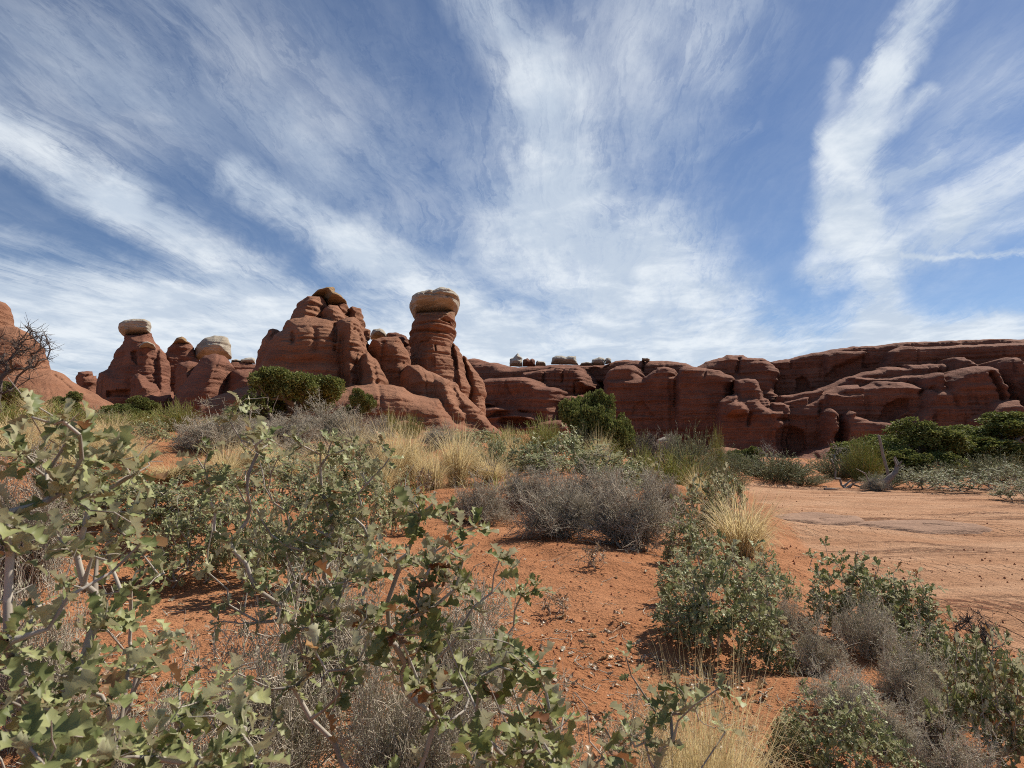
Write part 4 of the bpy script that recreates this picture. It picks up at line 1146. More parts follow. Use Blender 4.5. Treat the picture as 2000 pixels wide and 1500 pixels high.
def broom_proto(name, seed, w, h, mat, n=220, leaf_mat_=None, dense=8):
    """upright broom-like shrub of many thin green stems"""
    rng = np.random.RandomState(seed)
    A, B, ra, rb = [], [], [], []
    P, D = [], []
    for i in range(n):
        a = rng.uniform(0, 6.28); s = rng.uniform(0, 1) ** .6
        b = np.array([math.cos(a), math.sin(a), 0]) * s * w * .22
        lean = s * .75 + rng.normal(0, .12)
        L = h * rng.uniform(.55, 1.08) * (1 - .25 * s)
        d = np.array([math.cos(a) * math.sin(lean), math.sin(a) * math.sin(lean), math.cos(lean)])
        p = b; m = 4
        for k in range(m):
            d = d + rng.normal(0, .08, 3); d /= np.linalg.norm(d)
            q = p + d * L / m
            A.append(p); B.append(q); ra.append(.0032 - .0005 * k); rb.append(.0028 - .0005 * k)
            if k >= 1:
                for _ in range(dense // 2):
                    t = rng.uniform(0, 1); o = p + (q - p) * t
                    d2 = d + rng.normal(0, .38, 3); d2 /= np.linalg.norm(d2)
                    l2 = L * rng.uniform(.1, .28)
                    A.append(o); B.append(o + d2 * l2); ra.append(.0022); rb.append(.0012)
                    P.append(o + d2 * l2 * rng.uniform(.2, 1)); D.append(d2)
            p = q
    V, Fq = tubes(A, B, ra, rb, 3)
    root = bpy.data.objects.new(name, None); SC.collection.objects.link(root)
    link('stems', make_mesh(name + '_stems', V, [Fq]), mat, root)
    if leaf_mat_ is not None:
        P, D = np.array(P), np.array(D); k = len(P)
        V, Fs = put_leaves(P, D + rng.normal(0, .5, (k, 3)), rng.normal(0, 1, (k, 3)), rng.uniform(.022, .045, k), 'oval', rng, nt=3)
        link('leaves', leaf_mesh(name + '_leaves', V, Fs), leaf_mat_, root)
    return root


def juniper_proto(seed, w, h, clumps=80, per=260, spray=.075, low=.1):
    rng = np.random.RandomState(seed)
    C, Rr = [], []
    ph = rng.uniform(0, 6.28, 4)
    nb_ = max(10, clumps // 8); i = 0
    while len(C) < clumps:                                # boughs, each carrying its own clumps
        i += 1
        a = i * 2.4 + rng.uniform(-.5, .5); sz = -.72 + 1.68 * ((i * .618) % 1.0); e = math.asin(max(-.99, min(.99, sz)))
        r = rng.uniform(.58, .92)
        lump = .84 + .14 * math.sin(2 * a + ph[0]) + .08 * math.sin(4 * a + ph[1] + 2 * e)
        b = np.array([math.cos(a) * math.cos(e) * r * lump * w / 2, math.sin(a) * math.cos(e) * r * lump * w / 2, h * (.43 + .46 * math.sin(e) * r * lump)])
        br = rng.uniform(.15, .25) * (w + h) / 2
        out = np.array([math.cos(a) * math.cos(e), math.sin(a) * math.cos(e), math.sin(e) + .5])
        for _ in range(8):
            d = rng.normal(0, 1, 3) + out * .7; d /= np.linalg.norm(d)
            C.append(b + d * br * rng.uniform(.5, 1.0) * np.array([1, 1, .8])); Rr.append(rng.uniform(.05, .085) * (w + h) / 2)
    C, Rr = np.array(C), np.array(Rr)
    bases = [(rng.uniform(-.06, .06) * w, rng.uniform(-.06, .06) * w, -.1) for _ in range(3)]
    pos, par, cnt, tips = grow(bases, C * np.array([.92, .92, .95]), rng, .18, .8, .2)
    root = bpy.data.objects.new('juniper_tree', None); SC.collection.objects.link(root)
    parts = [wood(pos, par, cnt, .012, 5, .09, .5)]
    nb = 240                                              # dead inner twigs
    A = pos[rng.randint(3, len(pos), nb)]; d = rng.normal(0, 1, (nb, 3)); d /= np.linalg.norm(d, axis=1)[:, None]
    parts.append(tubes(A, A + d * rng.uniform(.1, .4, nb)[:, None], np.full(nb, .007), np.full(nb, .003), 3))
    V, Fs = join(parts)
    link('trunk', make_mesh('juniper_trunk', V, Fs), M_TRUNK, root)
    P, D = [], []
    for c, r in zip(C, Rr):
        n = int(per * (r / Rr.mean()) ** 2)
        d = rng.normal(0, 1, (n, 3)); d[:, 2] += .35; d /= np.linalg.norm(d, axis=1)[:, None]
        rad = r * rng.uniform(.45, 1.05, n) ** .6 * (1 + .35 * pn(d[:, 0] * 2.2 + c[0] * 7, d[:, 1] * 2.2, d[:, 2] * 2.2))
        P.append(c + d * rad[:, None] * np.array([1, 1, .9])); D.append(d * .8 + rng.normal(0, .45, (n, 3)) + np.array([0, 0, .45]))
    P, D = np.concatenate(P), np.concatenate(D)
    k = P[:, 2] > .02
    P, D = P[k], D[k]
    n = len(P)
    parts = []
    for rep in range(2):
        Rm = rot_from(D + rng.normal(0, .35, (n, 3)), rng.normal(0, 1, (n, 3)), rng)
        T = np.array([[-.16, 0, 0], [.16, 0, 0], [.30, .55, .05], [.05, 1, 0], [-.24, .6, -.04]])
        W = np.einsum('nij,vj->nvi', Rm, T) * (spray * rng.uniform(.6, 1.25, n))[:, None, None] + P[:, None, :]
        parts.append((W.reshape(-1, 3), (np.arange(n) * 5)[:, None] + np.array([[0, 1, 2, 4]])))
        parts[-1] = (parts[-1][0], [parts[-1][1], (np.arange(n) * 5)[:, None] + np.array([[4, 2, 3]])])
    V, Fs = join(parts)
    link('crown', make_mesh('juniper_crown', V, Fs, False), M_JUNIPER, root)
    return root


def dead_proto(name, seed, w, h, n, mat, r0=.004, rmax=.06, twigs=400, tl=.3, low=.25):
    rng = np.random.RandomState(seed)
    T = crown_targets(rng, n, w, h, low)
    pos, par, cnt, tips = grow([(0, 0, -.1), (.04 * w, .02, -.1)], T, rng, .1 * h, 1.1, .1)
    A = pos[rng.randint(4, len(pos), twigs)]; d = rng.normal(0, 1, (twigs, 3)) + [0, 0, .5]; d /= np.linalg.norm(d, axis=1)[:, None]
    L = rng.uniform(.3, 1, twigs)[:, None] * tl
    mid = A + d * L * .5; end = mid + (d + rng.normal(0, .5, (twigs, 3))) * L * .5
    V, Fs = join([wood(pos, par, cnt, r0, 5, rmax, .5), tubes(A, mid, np.full(twigs, r0 * .9), np.full(twigs, r0 * .7), 3), tubes(mid, end, np.full(twigs, r0 * .7), np.full(twigs, r0 * .4), 3)])
    return link(name, make_mesh(name, V, Fs), mat)


PROTO = {}


def protos():
    P = PROTO
    # each prototype: (object, width, height); they become the first plant that uses them
    P['oak'] = [(oak_proto(11, .95, .62, 195, .062, M_OAK, 6, True, bare=120), .95, .62),
                (oak_proto(12, .85, .70, 169, .060, M_OAK, 6, True, bare=120), .85, .70),
                (oak_proto(13, 1.1, .55, 208, .058, M_OAK, 6, True, bare=150), 1.1, .55)]
    P['autumn'] = [(oak_proto(21, .90, .55, 195, .062, M_OAK_AUT, 6, True, bare=150), .9, .55),
                   (oak_proto(22, .80, .60, 169, .064, M_OAK_AUT, 6, True, bare=120), .8, .6)]
    P['oakfar'] = [(oak_proto(31, 1.3, .75, 260, .075, M_OAK, 5, False, bare=80), 1.3, .75),
                   (oak_proto(32, 1.1, .8, 240, .075, M_OAK, 5, False, bare=80), 1.1, .8)]
    P['silver'] = [(oak_proto(41, 1.3, .7, 330, .055, M_SILVER, 6, False, leafkind='oval', bare=150), 1.3, .7),
                   (oak_proto(42, 1.1, .7, 280, .055, M_SILVER, 6, False, leafkind='oval', bare=150), 1.1, .7)]
    P['dry'] = [(oak_proto(51, .45, .35, 34, .055, M_OAK_DRY, 4, True, bare=60), .45, .35)]
    P['brush'] = [(brush_proto(61, .9, .62, 80, 12, 9), .9, .62), (brush_proto(62, .95, .58, 84, 12, 9), .95, .58), (brush_proto(63, .8, .65, 76, 12, 9), .8, .65)]
    P['brushnear'] = [(brush_proto(71, .62, .42, 62, 11, 8, M_GREYD, 4200, .0011), .62, .42), (brush_proto(72, .70, .42, 66, 11, 8, M_GREYD, 4400, .0011), .70, .42)]
    P['grass'] = [(grass_proto('bunch_grass', 81, .5, .62, 620, M_GRASS, .26, .0055, 1.0), .5, .62), (grass_proto('bunch_grass', 82, .5, .55, 560, M_GRASS, .40, .0055, 1.2), .5, .55)]
    P['grassnear'] = [(grass_proto('bunch_grass', 83, .45, .42, 2200, M_GRASS, .62, .0026, 2.3, .25), .45, .42)]
    P['green'] = [(broom_proto('green_broom', 91, .9, .6, M_GREEN, 240), .9, .6), (broom_proto('green_broom', 92, .8, .65, M_GREEN, 210), .8, .65)]
    P['sage'] = [(broom_proto('grey_green_bush', 95, 1.0, .65, M_SAGE, 190, M_SAGE), 1.0, .65), (broom_proto('grey_green_bush', 96, .9, .6, M_SAGE, 170, M_SAGE), .9, .6)]
    P['juniper'] = [(juniper_proto(101, 2.8, 1.9, 320, 130, .06), 2.8, 1.9), (juniper_proto(102, 2.0, 2.1, 290, 130, .06), 2.0, 2.1), (juniper_proto(103, 3.4, 2.2, 370, 130, .065), 3.4, 2.2)]
    P['deadbush'] = [(dead_proto('dead_bush', 111, .5, .42, 70, M_DEAD, .0022, .016, 900, .07), .5, .42)]
    P['baretwig'] = [(dead_proto('bare_bush', 113, 1.0, .9, 40, M_WEATHER, .004, .03, 160, .22), 1.0, .9)]


protos()


def measure(o):
    V = []
    for q in [o] + list(o.children):
        if q.type == 'MESH':
            a = np.zeros(len(q.data.vertices) * 3, np.float32); q.data.vertices.foreach_get('co', a); V.append(a.reshape(-1, 3))
    V = np.concatenate(V)
    r = np.percentile(np.hypot(V[:, 0], V[:, 1]), 97)
    return 2 * float(r), float(np.percentile(V[:, 2], 98.5))


for _k, _l in PROTO.items():
    PROTO[_k] = [(q[0],) + measure(q[0]) for q in _l]
USED = {}
NAMES = {'oak': ('oak_shrub', 'shrub'), 'autumn': ('oak_shrub', 'shrub'), 'oakfar': ('oak_shrub', 'shrub'), 'silver': ('silver_shrub', 'shrub'), 'dry': ('dry_oak_sprout', 'shrub'),
         'brush': ('grey_brush', 'brush'), 'brushnear': ('grey_brush', 'brush'), 'grass': ('bunch_grass', 'grass tuft'), 'grassnear': ('bunch_grass', 'grass tuft'),
         'green': ('green_broom', 'shrub'), 'sage': ('grey_green_bush', 'shrub'), 'juniper': ('juniper_tree', 'juniper'), 'deadbush': ('dead_bush', 'dead bush'), 'baretwig': ('bare_bush', 'bare bush')}
_prng = random.Random(5)


def plant(kind, u, vb, vt, wpx, label, d=None, group=None, var=None, rz=None):
    if d is None:
        x, y, z = on_ground(u, vb)
    else:
        x, y = at(u, vb, d)[0], d
        z = float(ground_z(x, y))
    opts = PROTO[kind]
    k = USED.get(kind, 0); USED[kind] = k + 1
    i = (k if var is None else var) % len(opts)
    src, w0, h0 = opts[i]
    key = (kind, i)
    o = src if key not in USED else copy_tree(src)
    USED[key] = 1
    o.name = NAMES[kind][0]
    top = at(u, vt, y)[2]
    h = max(top - z, .12)
    s = wpx / F_PX * y / w0 * (1.45 if 'grass' in kind else 1.0)
    o.location = (x, y, z - .01); o.scale = (s, s, h / h0)
    o.rotation_euler = (0, 0, _prng.uniform(0, 6.28) if rz is None else rz)
    tag(o, label, NAMES[kind][1], group)
    return o


# --- junipers and far shrubs
plant('juniper', 548, 850, 728, 205, 'broad olive green juniper in front of the butte, left of centre', 20, var=0)
plant('juniper', 1168, 910, 772, 138, 'upright green juniper standing alone below the cliff at centre', 17, var=0, rz=1.0)
plant('juniper', 1775, 940, 834, 265, 'wide dark green juniper behind the leaning post', 22, var=2)
plant('juniper', 1935, 935, 815, 260, 'tallest dark green juniper by the right edge of the photo', 23, var=1)
plant('juniper', 1462, 930, 876, 84, 'small dark green juniper left of the wash beside the grey green bush', 21, var=0)
plant('juniper', 695, 840, 766, 66, 'small blue green juniper against the butte apron', 27, var=1)
plant('juniper', 262, 830, 781, 118, 'low green juniper below the mushroom rock', 25, var=2)
plant('juniper', 132, 815, 768, 66, 'small dark green juniper on the foot of the left dome', 27, var=1)
plant('juniper', -10, 815, 735, 90, 'dark juniper cut by the left edge under the bare tree', 22, var=1)

# --- left and middle belt
plant('green', 345, 852, 788, 88, 'bright yellow green broom shrub left of the grey brush, below the dark dome', 13, var=0)
plant('green', 262, 850, 805, 120, 'yellow green broom shrub in front of the low juniper', 14, var=1)
plant('green', 120, 838, 792, 150, 'wide yellow green broom patch behind the tallest oak stem at left', 13, var=0)
plant('green', 15, 840, 790, 130, 'yellow green broom cut by the left edge of the photo', 12, var=1)
plant('oakfar', 290, 862, 822, 95, 'low pale leaved oak above the bare sand patch at left', 10, var=0)
plant('brush', 410, 900, 806, 175, 'largest rounded grey brush on the left, behind a golden tuft', 8.3, var=0)
plant('brush', 650, 865, 792, 150, 'pale grey brush in front of the juniper and the butte apron', 13, var=1)
plant('brush', 575, 872, 815, 130, 'grey brush at the foot of the broad olive juniper', 12, var=2)
plant('brush', 855, 880, 832, 75, 'grey brush between two golden tufts below the butte apron', 12.5, var=1)
plant('brush', 735, 855, 815, 70, 'small grey brush right of the blue green juniper', 16, var=0)
plant('green', 800, 850, 812, 60, 'thin yellow green broom below the low red rock', 18, var=1)
plant('green', 760, 840, 806, 34, 'narrow yellow green broom left of the low red rock', 20, var=0)
plant('green', 1062, 893, 824, 95, 'olive broom shrub left of the upright juniper', 14, var=0)
plant('sage', 1345, 918, 850, 130, 'tall pale grey green bush in front of the flat topped boulder', 15, var=0)
plant('sage', 1255, 912, 850, 70, 'dim grey green bush right of the upright juniper', 17, var=1)
plant('deadbush', 1262, 915, 845, 78, 'dark leafless bush right of the upright juniper', 14)
plant('brush', 1305, 915, 852, 70, 'dark grey brush beside the leafless bush at centre', 15.5, var=2)
plant('green', 1400, 880, 845, 30, 'thin yellow green sprigs left of the flat topped boulder', 17, var=1)
plant('sage', 1510, 962, 888, 165, 'broad grey green bush at the far left corner of the wash', 18.5, var=1)
plant('sage', 1570, 968, 925, 110, 'low grey green bush at the left foot of the roots', 18, var=0)
plant('sage', 1640, 955, 888, 110, 'dark leafy grey green bush behind the roots', 21, var=0)
plant('green', 1690, 950, 862, 84, 'yellowing leafy bush between the roots and the leaning post', 20, var=0)
plant('baretwig', 1500, 930, 862, 72, 'bare weathered branches standing above the grey green bush', 20)
plant('baretwig', 1655, 930, 868, 90, 'bare weathered branches above the dark leafy bush near the post', 21)
plant('brush', 1710, 958, 932, 56, 'small grey brush in front of the dead log', 16.6, var=0)
plant('silver', 1790, 958, 912, 130, 'silvery shrub right of the leaning post', 17.2, var=0)
plant('silver', 1872, 975, 918, 150, 'silvery shrub nearest the wash below the dark junipers', 16, var=1)
plant('silver', 1965, 965, 905, 130, 'silvery shrub cut by the right edge under the tallest juniper', 16.5, var=0)
plant('sage', 1950, 940, 888, 120, 'pale brushy growth under the tallest juniper at right', 18.5, var=0)
plant('sage', 1840, 945, 905, 100, 'dark low growth at the feet of the wide juniper', 19.5, var=1)

plant('oakfar', 1105, 918, 846, 140, 'leafy oak in front of the olive broom at centre', 10.5, var=0)
plant('oakfar', 1170, 935, 868, 130, 'leafy oak at the foot of the upright juniper', 10, var=1)
plant('oakfar', 1232, 940, 892, 105, 'low pale oak right of the upright juniper', 10, var=0)
plant('oakfar', 1020, 912, 856, 100, 'leafy oak right of the tall golden tuft', 10.5, var=1)
plant('oakfar', 965, 905, 855, 70, 'dark leaved oak touching the tall golden tuft', 10.8, var=0)
plant('green', 1310, 930, 885, 150, 'wide pale straw green growth above the small red sand patch', 12.5, var=1)
plant('green', 1255, 925, 880, 70, 'small straw green broom behind the low pale oak', 13, var=0)
plant('sage', 1390, 945, 895, 70, 'grey green growth right of the small red sand patch', 13, var=1)

plant('grass', 892, 950, 836, 92, 'tallest golden tuft, left of the grey brush at centre', None, var=0)
plant('grass', 848, 962, 880, 75, 'golden tuft leaning against the tallest one', None, var=1)
plant('grass', 745, 968, 888, 72, 'golden tuft right of the middle oak', None, var=0)
plant('grass', 762, 898, 826, 110, 'wide golden tuft behind the middle oak', 9.5, var=1)
plant('grass', 800, 900, 835, 90, 'pale golden tuft under the butte apron', 10, var=0)
plant('grass', 700, 880, 826, 80, 'golden tuft at the edge of the pale grey brush', 10.5, var=1)
plant('grass', 440, 945, 864, 92, 'golden tuft in front of the largest grey brush at left', 6.2, var=0)
plant('grass', 1000, 895, 842, 50, 'small golden tuft between two leafy oaks', 12, var=1)
plant('grass', 1172, 902, 852, 52, 'golden tuft against the upright juniper', 11, var=0)
plant('grass', 1365, 958, 918, 62, 'small golden tuft on the small red sand patch', 10.5, var=1)
plant('grass', 1448, 1090, 965, 150, 'bright golden tuft beside the wash behind the right oak', None, var=0)
plant('grass', 1480, 1075, 1000, 70, 'short golden grass on the wash side of the bright tuft', None, var=1)
plant('grass', 1405, 1010, 960, 70, 'thin golden grass between the oak and the wash', None, var=1)
for (u, vb, vt, w, d, t) in [(40, 900, 838, 150, 6.6, 'golden grass cut by the left edge behind the oak'), (150, 898, 835, 130, 6.8, 'golden grass behind the tallest oak stem'),
                             (235, 892, 838, 110, 7.0, 'golden grass left of the bare sand patch'), (120, 870, 815, 130, 9, 'pale grass in front of the wide broom patch'),
                             (215, 862, 812, 110, 10, 'pale grass below the left dome'), (20, 868, 812, 120, 9, 'pale grass in front of the broom at the left edge'),
                             (75, 812, 770, 80, 17, 'dry grass at the foot of the left dome'), (270, 905, 862, 80, 6.5, 'small golden grass beside the bare sand patch'),
                             (530, 900, 862, 70, 8, 'small golden tuft in the gap behind the middle oak'), (930, 900, 862, 50, 11, 'small golden tuft right of the tallest one')]:
    plant('grass', u, vb, vt, w, t, d)

# --- grey brush in the middle
plant('brush', 940, 1015, 935, 135, 'leftmost of the three grey brushes on the sand at centre', None, var=0)
plant('brush', 1090, 1052, 930, 190, 'middle one of the three grey brushes on the sand', None, var=1)
plant('brush', 1240, 1075, 928, 190, 'rightmost and tallest of the three grey brushes on the sand', None, var=2)
plant('brush', 1160, 1000, 908, 180, 'grey brush behind the three on the sand', None, var=0)
plant('brush', 1030, 985, 915, 100, 'small grey brush behind the leftmost of the three', None, var=2)
plant('autumn', 1385, 1045, 928, 125, 'oak with brown tinted leaves right of the three grey brushes', 6.6, var=0)
plant('autumn', 1345, 1105, 1010, 105, 'low brownish oak at the foot of the tallest grey brush', None, var=1)
plant('autumn', 1425, 985, 925, 70, 'small oak at the near end of the wash edge behind the brown tinted one', 9, var=1)

# --- right foreground
plant('oak', 1415, 1285, 1058, 250, 'dense oak shrub with pale undersides in front of the bright golden tuft', 3.15, var=0)
plant('oak', 1330, 1195, 1075, 120, 'low oak sprig left of the dense oak shrub on the sand', 3.9, var=1)
plant('autumn', 1670, 1225, 1085, 215, 'oak with reddish leaves at the edge of the wash', 3.7, var=0)
plant('autumn', 1765, 1255, 1120, 150, 'green oak to the right of the reddish one', 3.6, var=1)
plant('brushnear', 1590, 1310, 1205, 130, 'grey brush below the dense oak shrub', 3.0, var=0)
plant('brushnear', 1700, 1255, 1165, 140, 'grey brush under the oak with reddish leaves', 3.3, var=1)
plant('brushnear', 1780, 1350, 1232, 160, 'darkest grey brush at right on the bank', 2.75, var=0)
plant('brushnear', 1650, 1425, 1300, 170, 'grey brush behind the oak at the bottom right', 2.45, var=1)
plant('brushnear', 1870, 1530, 1410, 170, 'straggly grey brush on the shaded bank at the bottom', 2.1, var=0)
plant('oak', 1655, 1545, 1350, 235, 'oak with large pale leaves at the bottom right', 2.1, var=2)
plant('autumn', 1945, 1520, 1235, 210, 'brownish green oak cut by the right edge of the photo', 2.35, var=0)
plant('autumn', 1890, 1370, 1260, 120, 'small oak under the black dead bush', 2.9, var=1)
plant('deadbush', 1893, 1285, 1192, 128, 'black dead bush standing against the pale wash', 3.3)
plant('dry', 1085, 1255, 1165, 75, 'sprout of dry brown oak leaves on the sand', 3.6)
plant('dry', 830, 960, 915, 50, 'dark brown oak sprout beside the leaning golden tuft', 8.3)
plant('grassnear', 1400, 1640, 1345, 250, 'golden tuft at the bottom of the photo right of centre', 1.62, rz=.6)
plant('grassnear', 1345, 1640, 1375, 190, 'smaller golden tuft joined to the one at the bottom', 1.55, rz=2.6)

# --- mid left oaks
plant('oak', 300, 1050, 925, 240, 'low oak behind the bare sand at left', 4.7, var=2)
plant('oak', 420, 1010, 925, 150, 'oak between the golden tuft and the sand at left', 5.0, var=0)
plant('oak', 700, 1035, 905, 150, 'oak in front of the golden tuft at centre left', 5.2, var=1)
plant('oak', 620, 1000, 900, 140, 'oak behind the near middle oak', 6.0, var=0)
plant('oak', 190, 985, 905, 150, 'leafy oak behind the tallest stem at left', 5.5, var=1)
plant('brush', 45, 1060, 895, 190, 'grey brush behind the tallest oak stem at the left edge', 3.6, var=2)
plant('brushnear', 60, 1360, 1130, 230, 'pale dead twigs in the lower left behind the near oak', 2.05, var=1)
plant('brushnear', 520, 1560, 1215, 360, 'dark dense twig mass at the bottom left of centre', 1.75, var=0)
plant('brushnear', 790, 1590, 1250, 330, 'dark dense twig mass at the bottom under the near oak', 1.72, var=1)
plant('brushnear', 905, 1400, 1130, 260, 'pale upright twig brush at the edge of the open sand', 2.35, var=0)
plant('brushnear', 1010, 1620, 1370, 260, 'twig brush at the bottom by the open sand', 1.6, var=1)
plant('brushnear', 660, 1330, 1110, 260, 'tangle of pale twigs under the middle oak', 2.5, var=0)
plant('brushnear', 270, 1640, 1340, 330, 'twig mass under the near oak at the bottom left', 1.5, var=1)
plant('brushnear', 1210, 1640, 1420, 260, 'low twigs at the bottom between sand and golden tuft', 1.55, var=0)


# --- further growth between the near oaks and the belt behind
for (u, vb, vt, w, d, kind, t) in [
        (120, 1050, 950, 190, 4.4, 'oak', 'oak between the tallest stem and the grey brush at the left edge'),
        (235, 1035, 935, 170, 4.9, 'oak', 'pale oak right behind the fork of the nearest stem'),
        (365, 1065, 965, 170, 4.2, 'oak', 'oak just beyond the bare sand patch at left'),
        (475, 1060, 955, 170, 4.4, 'oak', 'oak left of the base of the middle oak'),
        (570, 1075, 960, 180, 4.1, 'oak', 'oak hidden behind the stems of the middle oak'),
        (665, 1090, 985, 150, 4.2, 'oak', 'oak on the left border of the open sand'),
        (770, 1020, 930, 110, 6.2, 'oak', 'small oak sprays right of the middle oak'),
        (540, 985, 890, 170, 6.4, 'oak', 'oak under the golden tuft in the gap'),
        (385, 985, 900, 150, 6.6, 'oak', 'oak in front of the left golden tufts'),
        (85, 965, 880, 170, 6.4, 'oak', 'oak in the golden grass near the left edge'),
        (690, 945, 868, 130, 7.8, 'oak', 'oak below the pale grey brush'),
        (330, 975, 900, 110, 6.4, 'grass', 'golden grass beyond the bare sand patch'),
        (560, 945, 875, 90, 7.8, 'grass', 'golden grass behind the stems of the middle oak'),
        (640, 930, 862, 110, 8.6, 'grass', 'golden grass below the pale grey brush'),
        (490, 925, 860, 90, 8.2, 'grass', 'golden grass at the right foot of the largest grey brush'),
        (160, 945, 880, 150, 6.2, 'grass', 'golden grass around the tallest stem'),
        (590, 925, 850, 130, 9.5, 'brush', 'grey brush left of the golden grass below the juniper'),
        (700, 905, 840, 120, 10.5, 'brush', 'grey brush below the blue green juniper'),
        (480, 880, 815, 120, 11, 'brush', 'grey brush right of the largest one on the left'),
        (520, 865, 818, 110, 14, 'brush', 'grey brush at the left foot of the broad juniper'),
        (910, 900, 848, 80, 11.5, 'oakfar', 'oak clump right behind the tallest golden tuft'),
        (830, 930, 880, 70, 9.6, 'grass', 'short golden grass behind the leaning tuft'),
        (960, 935, 885, 90, 9.3, 'grass', 'short golden grass right of the tallest tuft'),
        (1060, 935, 880, 120, 9.6, 'oakfar', 'oak behind the middle one of the three grey brushes'),
        (1200, 965, 905, 110, 8.6, 'oakfar', 'oak behind the rightmost of the three grey brushes'),
        (1290, 985, 930, 90, 8.4, 'brush', 'small grey brush behind the brown tinted oak'),
        (1180, 900, 862, 100, 14, 'green', 'olive broom right under the upright juniper'),
        (990, 880, 840, 80, 16, 'green', 'olive broom between the golden tufts and the butte toe'),
        (930, 872, 838, 90, 17, 'oakfar', 'oak at the toe of the butte slope'),
        (1130, 885, 840, 90, 16, 'sage', 'grey green bush left of the upright juniper'),
        (1420, 955, 915, 90, 15, 'sage', 'grey green bush at the left end of the wash'),
        (450, 855, 812, 110, 15, 'green', 'yellow green growth behind the largest grey brush'),
        (190, 835, 800, 110, 16, 'sage', 'grey green growth right of the wide broom patch'),
        (1725, 965, 925, 80, 17.5, 'sage', 'grey green growth at the foot of the leaning post'),
        (1420, 915, 880, 90, 19, 'sage', 'grey green growth in front of the small dark juniper'),
        (1545, 940, 905, 90, 21, 'sage', 'dark growth behind the broad grey green bush'),
        (1990, 990, 935, 110, 14, 'silver', 'silvery shrub cut by the right edge on the bank')]:
    plant(kind, u, vb, vt, w, t, d)
for (u, vb, vt, w, kind, t) in [
        (1500, 1300, 1215, 110, 'autumn', 'small oak at the right foot of the dense oak shrub'),
        (1345, 1260, 1165, 130, 'oak', 'oak sprays at the left foot of the dense oak shrub'),
        (1480, 1190, 1080, 140, 'oak', 'oak right of the bright golden tuft'),
        (1820, 1330, 1215, 150, 'autumn', 'oak between the darkest grey brush and the black dead bush'),
        (1830, 1440, 1330, 120, 'brushnear', 'twigs on the shaded bank under the small oak'),
        (1545, 1480, 1390, 110, 'autumn', 'small oak left of the one with large pale leaves'),
        (1745, 1470, 1370, 130, 'brushnear', 'grey brush right of the oak with large pale leaves'),
        (1985, 1400, 1270, 120, 'autumn', 'oak against the right edge above the brownish one'),
        (1160, 1110, 1060, 60, 'dry', 'dry sprout at the foot of the middle grey brush'),
        (1530, 1240, 1160, 90, 'brushnear', 'small grey brush between the two larger oaks on the right')]:
    plant(kind, u, vb, vt, w, t)

# --- the near oaks, grown to the clusters seen in the photo
def near_oak(name, base, clusters, label, seed, leaf=.062, mat=M_OAK, nl=6, rfac=.0017, extra=0, stems=()):
    """base: (u, v, depth); clusters: (u, v, depth)"""
    rng = np.random.RandomState(seed)
    bases = []
    for (u, v, d) in base:
        x, y, _ = at(u, v, d)
        bases.append((x, y, float(ground_z(x, y)) - .02))
    T = [at(u, v, d) for u, v, d in clusters]
    T = [np.array(t) for t in T]
    E = []
    for _ in range(int(extra * 1.3)):
        t = T[rng.randint(len(T))]
        b = np.array(bases[rng.randint(len(bases))])
        q = b + (t - b) * rng.uniform(.45, .95) + rng.normal(0, .07, 3)
        q[2] = max(q[2], float(ground_z(q[0], q[1])) + .05)
        E.append(q)
    pos, par, cnt, tips = grow(bases, T + E, rng, .045, .55, .18)
    parts = [wood(pos, par, cnt, rfac, 6, .0062, .45)]
    bb = np.array(bases)
    if len(bb) > 1:                                       # one root stock under the sand
        parts.append(tubes(bb[:-1], bb[1:], np.full(len(bb) - 1, .012), np.full(len(bb) - 1, .012), 6))
    nb = len(pos) // 3
    A = pos[rng.randint(len(bases), len(pos), nb)]
    d = rng.normal(0, 1, (nb, 3)) + [0, 0, .4]; d /= np.linalg.norm(d, axis=1)[:, None]
    L = rng.uniform(.025, .10, nb)[:, None]
    q = A
    for k in range(3):
        e = q + (d + rng.normal(0, .35, (nb, 3))) * L / 3
        parts.append(tubes(q, e, np.full(nb, .0012 - .0002 * k), np.full(nb, .0010 - .0002 * k), 4))
        q = e
    V, Fs = join(parts)
    root = bpy.data.objects.new(name, None); SC.collection.objects.link(root)
    root.location = bases[0]
    inv = np.array(bases[0])
    link('branches', make_mesh(name + '_branches', V - inv, Fs), M_BARK, root)
    P, D, U, S = rosettes(pos, par, tips, rng, nl, leaf, 3)
    V, Fs = put_leaves(P, D, U, S, 'oak', rng, True, 14)
    link('leaves', make_mesh(name + '_leaves', V - inv, Fs), mat, root)
    tag(root, label, 'shrub')
    return root


